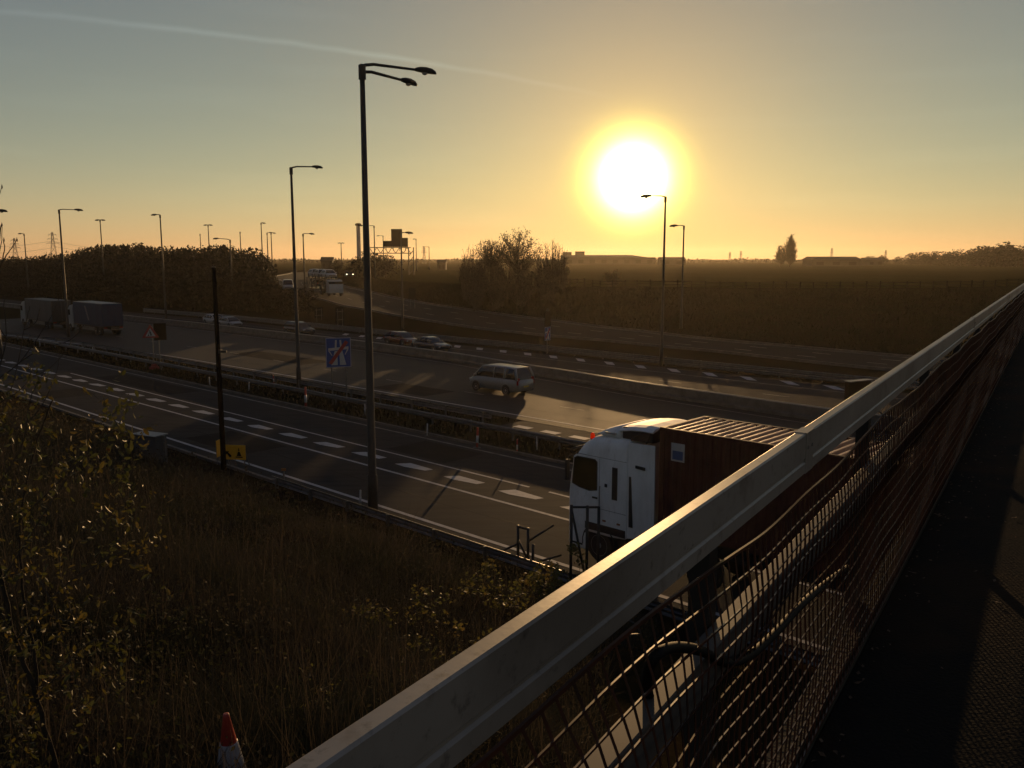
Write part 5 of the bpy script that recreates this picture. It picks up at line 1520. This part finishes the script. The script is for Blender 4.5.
# far right tree line
RT_ = [(868, 256, 640, 0), (880, 255, 600, 0), (897, 256, 600, 0), (908, 253, 560, 0), (921, 252, 540, 0), (934, 251.5, 520, 0), (946, 252, 540, 0), (955, 249, 520, 0), (968, 250, 520, 0), (978, 246, 480, 0), (989, 247, 470, 0), (1000, 241.5, 470, 0), (1010, 245, 450, 0), (1021, 246, 440, 0), (1034, 245, 440, 0), (915, 256, 520, 0), (928, 255, 500, 0), (941, 255, 500, 0), (952, 254, 490, 0), (963, 253, 480, 0), (973, 252, 450, 0), (984, 251, 440, 0), (994, 249, 430, 0), (1005, 249, 430, 0), (1015, 250, 420, 0), (1026, 250, 420, 0)]
for i, (px, yt, d, _) in enumerate(RT_):
    h = hgt(px, yt, d)
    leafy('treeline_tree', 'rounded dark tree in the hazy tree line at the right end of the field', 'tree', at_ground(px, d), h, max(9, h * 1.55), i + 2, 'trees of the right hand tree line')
for i, (px, yt, d) in enumerate(((366, 251, 200), (376, 253, 195), (386, 255, 190), (357, 256, 210), (340, 259, 215))):
    h = hgt(px, yt, d)
    leafy('far_bush', 'low bush on the skyline under the gantry beam', 'bush', at_ground(px, d), h, 5.5, i, 'bushes under the gantry')
# hedgerows on the skyline
vs = []
g = np.random.RandomState(5)
for i in range(5200):
    px = g.uniform(-60, 1080); d = g.uniform(820, 900)
    v = at_depth(px, 260, d); hmax = 2.2 + 2.4 * (0.5 + .5 * math.sin(px * .045) * math.sin(px * .11 + 1)) + g.normal(0, .3)
    c = np.array([v.x, v.y, FIELD + g.uniform(0, max(.5, hmax))])
    a1 = g.normal(0, 1, 3); a1 /= np.linalg.norm(a1); a2 = np.cross(a1, g.normal(0, 1, 3)); a2 /= np.linalg.norm(a2)
    s = g.uniform(.6, 1.6); vs += [c + a1 * s, c + a2 * s * .6, c - a1 * s, c - a2 * s * .6]
tag(link('hedgerow', np_mesh('hedgerow', np.array(vs), 4, LEAF_EV)), kind='stuff')

# ------------------------------------------------------------------ dead grass and scrub on the near bank
DRY = mat('dead_grass', (.054, .046, .034), .9, noise=[(.45, (.028, .031, .019), .42, .58), (3.0, (.095, .076, .056), .55, .75)], transl=.16, spec=.15)
g = np.random.RandomState(21)
def blades(n, sampler, hmin, hmax, wid, lean, m, name):
    V = np.zeros((n, 4, 3), np.float32); k = 0
    while k < n:
        x, y = sampler()
        q, t = x * N.x + y * N.y, x * T.x + y * T.y
        if q > 18.0 or q < -3: continue
        z = ground(q, t); dist = math.hypot(x, y)
        patch = .55 + .8 * math.sin(x * .9 + 2 * math.sin(y * .5)) * math.sin(y * .7 + x * .3)
        edge = min(1, max(.25, (18.3 - q) / 3))
        h = g.uniform(hmin, hmax) * (.55 + .6 * patch) * edge; w = wid * max(1, dist / 12) * g.uniform(.6, 1.4)
        an = g.uniform(0, 6.28); la = g.uniform(0, 6.28); ll = h * abs(g.normal(0, lean))
        bx, by = math.cos(an) * w, math.sin(an) * w
        tx, ty = math.cos(la) * ll, math.sin(la) * ll
        V[k, 0] = (x - bx, y - by, z - .03); V[k, 1] = (x + bx, y + by, z - .03)
        V[k, 2] = (x + bx * .25 + tx, y + by * .25 + ty, z + h); V[k, 3] = (x - bx * .25 + tx, y - by * .25 + ty, z + h)
        k += 1
    return tag(link(name, np_mesh(name, V.reshape(-1, 3), 4, m)), kind='stuff')
def wedge():
    y = 3.2 * (52 / 3.2) ** g.uniform(0, 1) ; a_ = g.uniform(-.68, .18 if y > 15 else .12); return a_ * y, y
blades(110000, wedge, .14, .52, .0045, .95, DRY, 'dry_grass')
blades(3800, wedge, .55, 1.15, .0035, .35, mat('dead_stalks', (.075, .058, .040), .85, transl=.25, spec=.1), 'dead_weed_stalks')
# weeds and dead leaves tangled through the grass
WEED = mat('weed_leaves', (.050, .040, .026), .85, noise=[(.8, (.034, .036, .016), .42, .58), (4, (.085, .055, .034), .56, .72)], transl=.25, spec=.2)
V = []
while len(V) < 26000 * 4:
    x, y = wedge(); q, t = x * N.x + y * N.y, x * T.x + y * T.y
    if q > 17.6 or q < -3: continue
    if math.sin(x * 1.7 + math.sin(y * 1.1) * 2) * math.sin(y * 1.3 + x * .4) + g.normal(0, .45) < .1: continue
    z = ground(q, t) + g.uniform(.05, 1) ** 1.5 * .62; c = np.array([x, y, z])
    a1 = g.normal(0, 1, 3); a1 /= np.linalg.norm(a1); a2 = np.cross(a1, g.normal(0, 1, 3)); a2 /= np.linalg.norm(a2) + 1e-6
    sz = g.uniform(.012, .034) * max(1, math.hypot(x, y) / 14); V += [c + a1 * sz, c + a2 * sz * .5, c - a1 * sz, c - a2 * sz * .5]
tag(link('weed_leaves', np_mesh('weed_leaves', np.array(V), 4, WEED)), kind='stuff')
# rough tufts on the far embankment and field edge
FARG = mat('far_rough_grass', (.024, .020, .009), .9, noise=[(.15, (.017, .016, .007), .42, .6)], transl=.15, spec=.1)
V = []
for i in range(42000):
    t = g.uniform(-25, 150); br_ = lerp_tab(T_BROW, t); up_ = lerp_tab(T_SUP, t)
    q = up_ + 1 + (br_ - 2.5 - up_) * (1 - g.uniform(0, 1) ** 1.6)
    v = P(q, t, ground(q, t)); h = g.uniform(.2, .6) * (1 if q < br_ - 8 else .5); an = g.uniform(-.5, .5); w = .08
    la = g.normal(0, .2, 2)
    V += [(v.x - w, v.y - an * w, v.z - .05), (v.x + w, v.y + an * w, v.z - .05), (v.x + w * .2 + la[0], v.y + la[1], v.z + h), (v.x - w * .2 + la[0], v.y + la[1], v.z + h)]
tag(link('rough_grass', np_mesh('rough_grass', np.array(V), 4, FARG)), kind='stuff')
V = []
for i in range(9000):
    t = g.uniform(-20, 110); q = g.uniform(29.9, 36.0)
    if 33.4 < q and t < 33.5: continue
    if q > lerp_tab(T_MAIN, t) - 1.2: continue
    x, y = P(q, t).xy; h = g.uniform(.06, .28); an = g.uniform(0, 6.28); w = .03
    V += [(x - w * math.cos(an), y - w * math.sin(an), -.04), (x + w * math.cos(an), y + w * math.sin(an), -.04), (x + g.normal(0, .05), y + g.normal(0, .05), h), (x + g.normal(0, .05), y + g.normal(0, .05), h)]
tag(link('verge_grass', np_mesh('verge_grass', np.array(V), 4, FARG)), kind='stuff')

# brambles low on the bank
BRAM = mat('bramble_leaf', (.085, .085, .022), .6, noise=(2.2, (.12, .085, .025), .45, .62), transl=.4, spec=.3)
def bramble(label, px, py, d, h, w, n, sd, lsize=.035):
    v = at_depth(px, py, d); loc = Vector((v.x, v.y, gz(v.x, v.y) - .03)); gg = np.random.RandomState(sd)
    r = thing('bramble_bush', label, 'bramble', loc)
    st, vs = MB(), []
    for i in range(9):
        an = gg.uniform(0, 6.28); L_ = gg.uniform(.6, 1.1) * h; pts = []
        for k in range(6):
            u = k / 5; pts.append(Vector((math.cos(an) * u * w * .6, math.sin(an) * u * w * .6, L_ * math.sin(u * 2.3) * 1.1)) + Vector(gg.normal(0, .02, 3)))
        st.tube(pts, [.007, .006, .005, .005, .004, .003], 4)
        for j in range(n // 9):
            u = gg.uniform(.1, .999) * 5; i0 = int(u); c = np.array(pts[i0].lerp(pts[min(5, i0 + 1)], u - i0)) + gg.normal(0, .07, 3); c[2] = max(.03, c[2])
            a1 = gg.normal(0, 1, 3) * (1, 1, .5); a1 /= np.linalg.norm(a1); a2 = np.cross(a1, gg.normal(0, 1, 3)); a2 /= np.linalg.norm(a2)
            s = lsize * gg.uniform(.6, 1.3); vs += [c + a1 * s, c + a2 * s * .62, c - a1 * s, c - a2 * s * .62]
    st.build('stems', TWIG, r); link('leaves', np_mesh('bramble_leaves', np.array(vs), 4, BRAM), r)
    return r
bramble('low green bramble on the bank by the rail, under the lorry', 560, 575, 18, .75, 1.5, 500, 1, .05)
bramble('sparse green bramble left of the one under the lorry', 505, 585, 16, .7, 1.5, 420, 2, .045)
bramble('dim bramble in the middle of the dry bank', 400, 610, 13, .5, 1.3, 260, 3, .04)
bramble('dim low bramble close above the rail in the bottom middle', 455, 640, 11, .5, 1.2, 260, 4, .035)
bramble('tall tangled bramble hiding the foot of the guard frame by the lorry', 585, 566, 20.5, 1.25, 2.2, 900, 6, .055)
bramble('small bramble beside the traffic cone', 300, 700, 7.6, .35, .7, 160, 5, .022)

# ------------------------------------------------------------------ the sapling on the left
SAPL = mat('sapling_leaf', (.062, .064, .016), .5, noise=[(3.0, (.115, .08, .015), .46, .62), (11, (.15, .055, .014), .62, .74)], transl=.32, spec=.4)
sap = thing('leafy_sapling', 'leafy bush with olive and yellowing leaves close by at the left edge', 'bush', (0, 0, 0))
sap.location = Vector((-3.0, 5.6, gz(-3.0, 5.6) - .1)); O = sap.location
stem, twg, lvs = MB(), MB(), []
g = np.random.RandomState(33); rr_ = random.Random(9)
def limb(b, pts, r0, r1, seg=7):
    n = len(pts); out = []
    P_ = [Vector(p) for p in pts]
    for i in range(n - 1):
        p0, p1, p2, p3 = [P_[max(0, min(n - 1, i + d))] for d in (-1, 0, 1, 2)]
        for j in range(5):
            u = j / 5; out.append(0.5 * ((2 * p1) + (p2 - p0) * u + (2 * p0 - 5 * p1 + 4 * p2 - p3) * u * u + (3 * p1 - p0 - 3 * p2 + p3) * u ** 3))
    out.append(P_[-1])
    out = [p + Vector((rr_.uniform(-1, 1), rr_.uniform(-1, 1), rr_.uniform(-1, 1))) * r0 * .5 for p in out]
    b.tube([p - O for p in out], [r0 + (r1 - r0) * k / (len(out) - 1) for k in range(len(out))], seg)
    return out
def leaf(c, s):
    a1 = g.normal(0, 1, 3) + np.array([0, 0, -.5]); a1 /= np.linalg.norm(a1)
    a2 = np.cross(a1, g.normal(0, 1, 3)); a2 /= np.linalg.norm(a2); n_ = np.cross(a1, a2)
    c = np.array(c) - np.array(O)
    for sg in (1, -1):
        lvs.extend([c - a1 * s, c - a1 * s * .3 + a2 * s * .42 * sg + n_ * s * .12, c + a1 * s * .45 + a2 * s * .36 * sg + n_ * s * .12, c + a1 * s])
A_ = lambda px, py, d: at_depth(px, py, d)
root_p = Vector((O.x + .05, O.y, O.z))
main = limb(stem, [root_p, A_(58, 768, 5.5), A_(38, 700, 5.5), A_(16, 640, 5.55), A_(2, 580, 5.6), A_(-14, 500, 5.7), A_(-18, 420, 5.8)], .020, .010, 8)
m2_ = limb(stem, [A_(38, 700, 5.5), A_(34, 650, 5.6), A_(24, 600, 5.7), A_(20, 520, 5.8), A_(35, 450, 6.0), A_(52, 400, 6.1)], .012, .005)
m3_ = limb(stem, [root_p + Vector((-.5, .1, 0)), A_(-20, 740, 5.3), A_(-40, 640, 5.4), A_(-42, 520, 5.6), A_(-30, 400, 5.8), A_(-18, 300, 5.9), A_(-4, 255, 5.95), A_(2, 225, 6.0)], .018, .004)
subs = []
def sub(pts, r0=.006, r1=.0015): subs.append(limb(twg, [A_(*p) for p in pts], r0, r1, 5)); return subs[-1]
L1 = sub([(2, 580, 5.6), (40, 520, 5.5), (80, 460, 5.4), (118, 425, 5.4), (130, 400, 5.4)])
L2 = sub([(16, 640, 5.55), (60, 590, 5.4), (105, 560, 5.3), (140, 545, 5.2), (152, 538, 5.2)])
L3 = sub([(38, 700, 5.5), (70, 660, 5.3), (95, 640, 5.2), (120, 650, 5.2), (116, 690, 5.15)])
L4 = sub([(20, 520, 5.8), (60, 480, 5.7), (90, 440, 5.6), (110, 410, 5.6)])
L5 = sub([(-14, 500, 5.7), (20, 450, 5.7), (30, 400, 5.7), (44, 372, 5.7)])
L6 = sub([(2, 580, 5.6), (30, 570, 5.4), (50, 600, 5.2), (80, 690, 5.1), (90, 705, 5.1)], .005)
L7 = sub([(-18, 420, 5.8), (5, 400, 5.8), (25, 385, 5.9), (36, 360, 5.9)])
L8 = sub([(16, 640, 5.55), (-10, 600, 5.3), (10, 700, 5.1), (30, 740, 5.0)], .006)
L9 = sub([(105, 560, 5.3), (130, 520, 5.3), (120, 490, 5.3), (126, 470, 5.35)], .004)
L10 = sub([(24, 600, 5.7), (70, 620, 5.4), (60, 560, 5.3), (100, 520, 5.3), (140, 500, 5.3)], .004)
for px, py, d, n, sx, sy, s0 in ((25, 420, 5.7, 110, 26, 26, .026), (100, 418, 5.4, 150, 26, 20, .026), (55, 470, 5.6, 120, 40, 34, .026), (105, 455, 5.4, 70, 22, 28, .026), (20, 520, 5.5, 190, 34, 45, .026),
                                 (40, 590, 5.4, 190, 45, 40, .026), (115, 545, 5.2, 90, 26, 16, .026), (20, 660, 5.2, 170, 30, 45, .027), (100, 650, 5.2, 70, 28, 30, .026), (40, 735, 5.1, 120, 40, 35, .027), (75, 690, 5.1, 60, 25, 30, .026), (8, 745, 5.0, 90, 22, 25, .027), (5, 470, 5.6, 80, 14, 40, .026), (130, 500, 5.3, 24, 14, 22, .025)):
    for i in range(int(n * .62 / 7)):
        c = Vector(A_(px + g.normal(0, sx), py + g.normal(0, sy), d + g.normal(0, .22)))
        dr = Vector(g.normal(0, 1, 3)) * .8 + Vector((.35, -.1, -.15)); dr.normalize(); ln = g.uniform(.12, .30)
        m_ = c + dr * ln * .5 + Vector((0, 0, g.uniform(-.02, .03))); e = c + dr * ln + Vector((0, 0, -.03))
        twg.tube([c - O, m_ - O, e - O], [.0020, .0016, .0009], 4, False)
        for k_ in range(7):
            u = (k_ + .6) / 7; q_ = c * (1 - u) ** 2 + m_ * 2 * u * (1 - u) + e * u * u
            leaf(q_ + Vector(g.normal(0, .012, 3)), s0 * (g.uniform(.4, .8) if g.rand() < .45 else g.uniform(.8, 1.3)))
for L_ in subs + [m2_]:
    for i in range(90): leaf(Vector(rr_.choice(L_)) + Vector(g.normal(0, .035, 3)), .024 * g.uniform(.5, 1.2))
stem.build('stem', BARK, sap, smooth=True); twg.build('twigs', TWIG, sap); link('leaves', np_mesh('sapling_leaves', np.array(lvs), 4, SAPL), sap)

# bare twigs of a taller shrub reaching above the skyline at the left edge
bt = thing('bare_branches', 'bare twiggy shrub with budded branch tips against the sky at the left edge', 'shrub', Vector((-4.4, 6.4, gz(-4.4, 6.4) - .1))); O = bt.location
bs, bw = MB(), MB()
limb(bs, [O, A_(-60, 640, 6.3), A_(-52, 520, 6.4), A_(-34, 400, 6.4), A_(-16, 310, 6.4), A_(2, 262, 6.4), A_(4, 240, 6.4)], .012, .0028)
for pts in ([(-16, 310, 6.4), (-6, 275, 6.4), (1, 245, 6.4), (2, 225, 6.4)], [(2, 262, 6.4), (10, 250, 6.4), (17, 240, 6.4)], [(-6, 275, 6.4), (-6, 230, 6.4), (-2, 200, 6.4), (2, 187, 6.4)], [(-34, 400, 6.4), (-4, 380, 6.2), (20, 362, 6.2), (48, 322, 6.2), (60, 296, 6.2)],
            [(-52, 520, 6.4), (-10, 440, 6.1), (14, 380, 6.1), (24, 330, 6.1), (30, 306, 6.1)], [(20, 362, 6.2), (40, 350, 6.2), (70, 340, 6.2), (84, 325, 6.2)], [(-4, 380, 6.2), (6, 340, 6.2), (4, 300, 6.2), (10, 285, 6.2)], [(14, 380, 6.1), (44, 372, 6.1), (66, 352, 6.1)],
            [(-10, 440, 6.1), (30, 420, 6.0), (54, 380, 6.0), (60, 350, 6.0)], [(24, 330, 6.1), (36, 322, 6.1), (40, 308, 6.1)], [(8, 340, 6.2), (-4, 320, 6.2), (-4, 300, 6.2)]):
    bw = MB(); limb(bw, [A_(*p) for p in pts], .0048, .0020, 5); bw.build('twig', TWIG, bt)
for px, py in ((2, 225), (17, 240), (2, 187), (4, 240)):
    MB().lathe([(.001, -.015), (.006, 0), (.001, .02)], A_(px, py, 6.4) - O, 6).build('bud', TWIG, bt)
bs.build('stem', BARK, bt, smooth=True)

# ------------------------------------------------------------------ the dusty evening air
if HAZE_DENSITY > 0:
    hz = bpy.data.materials.new('haze'); hz.use_nodes = True
    hn, hl = hz.node_tree.nodes, hz.node_tree.links
    hn.clear()
    ho = hn.new('ShaderNodeOutputMaterial'); pv = hn.new('ShaderNodeVolumePrincipled')
    pv.inputs['Color'].default_value = (.92, .80, .62, 1); pv.inputs['Density'].default_value = HAZE_DENSITY; pv.inputs['Anisotropy'].default_value = HAZE_ANISO
    hl.new(pv.outputs[0], ho.inputs['Volume'])
    b = MB(); b.box((0, 0, (42 - 1.2) / 2), (6600, 6600, 42 + 1.2))
    o = b.build('haze', hz); tag(o, kind='stuff')
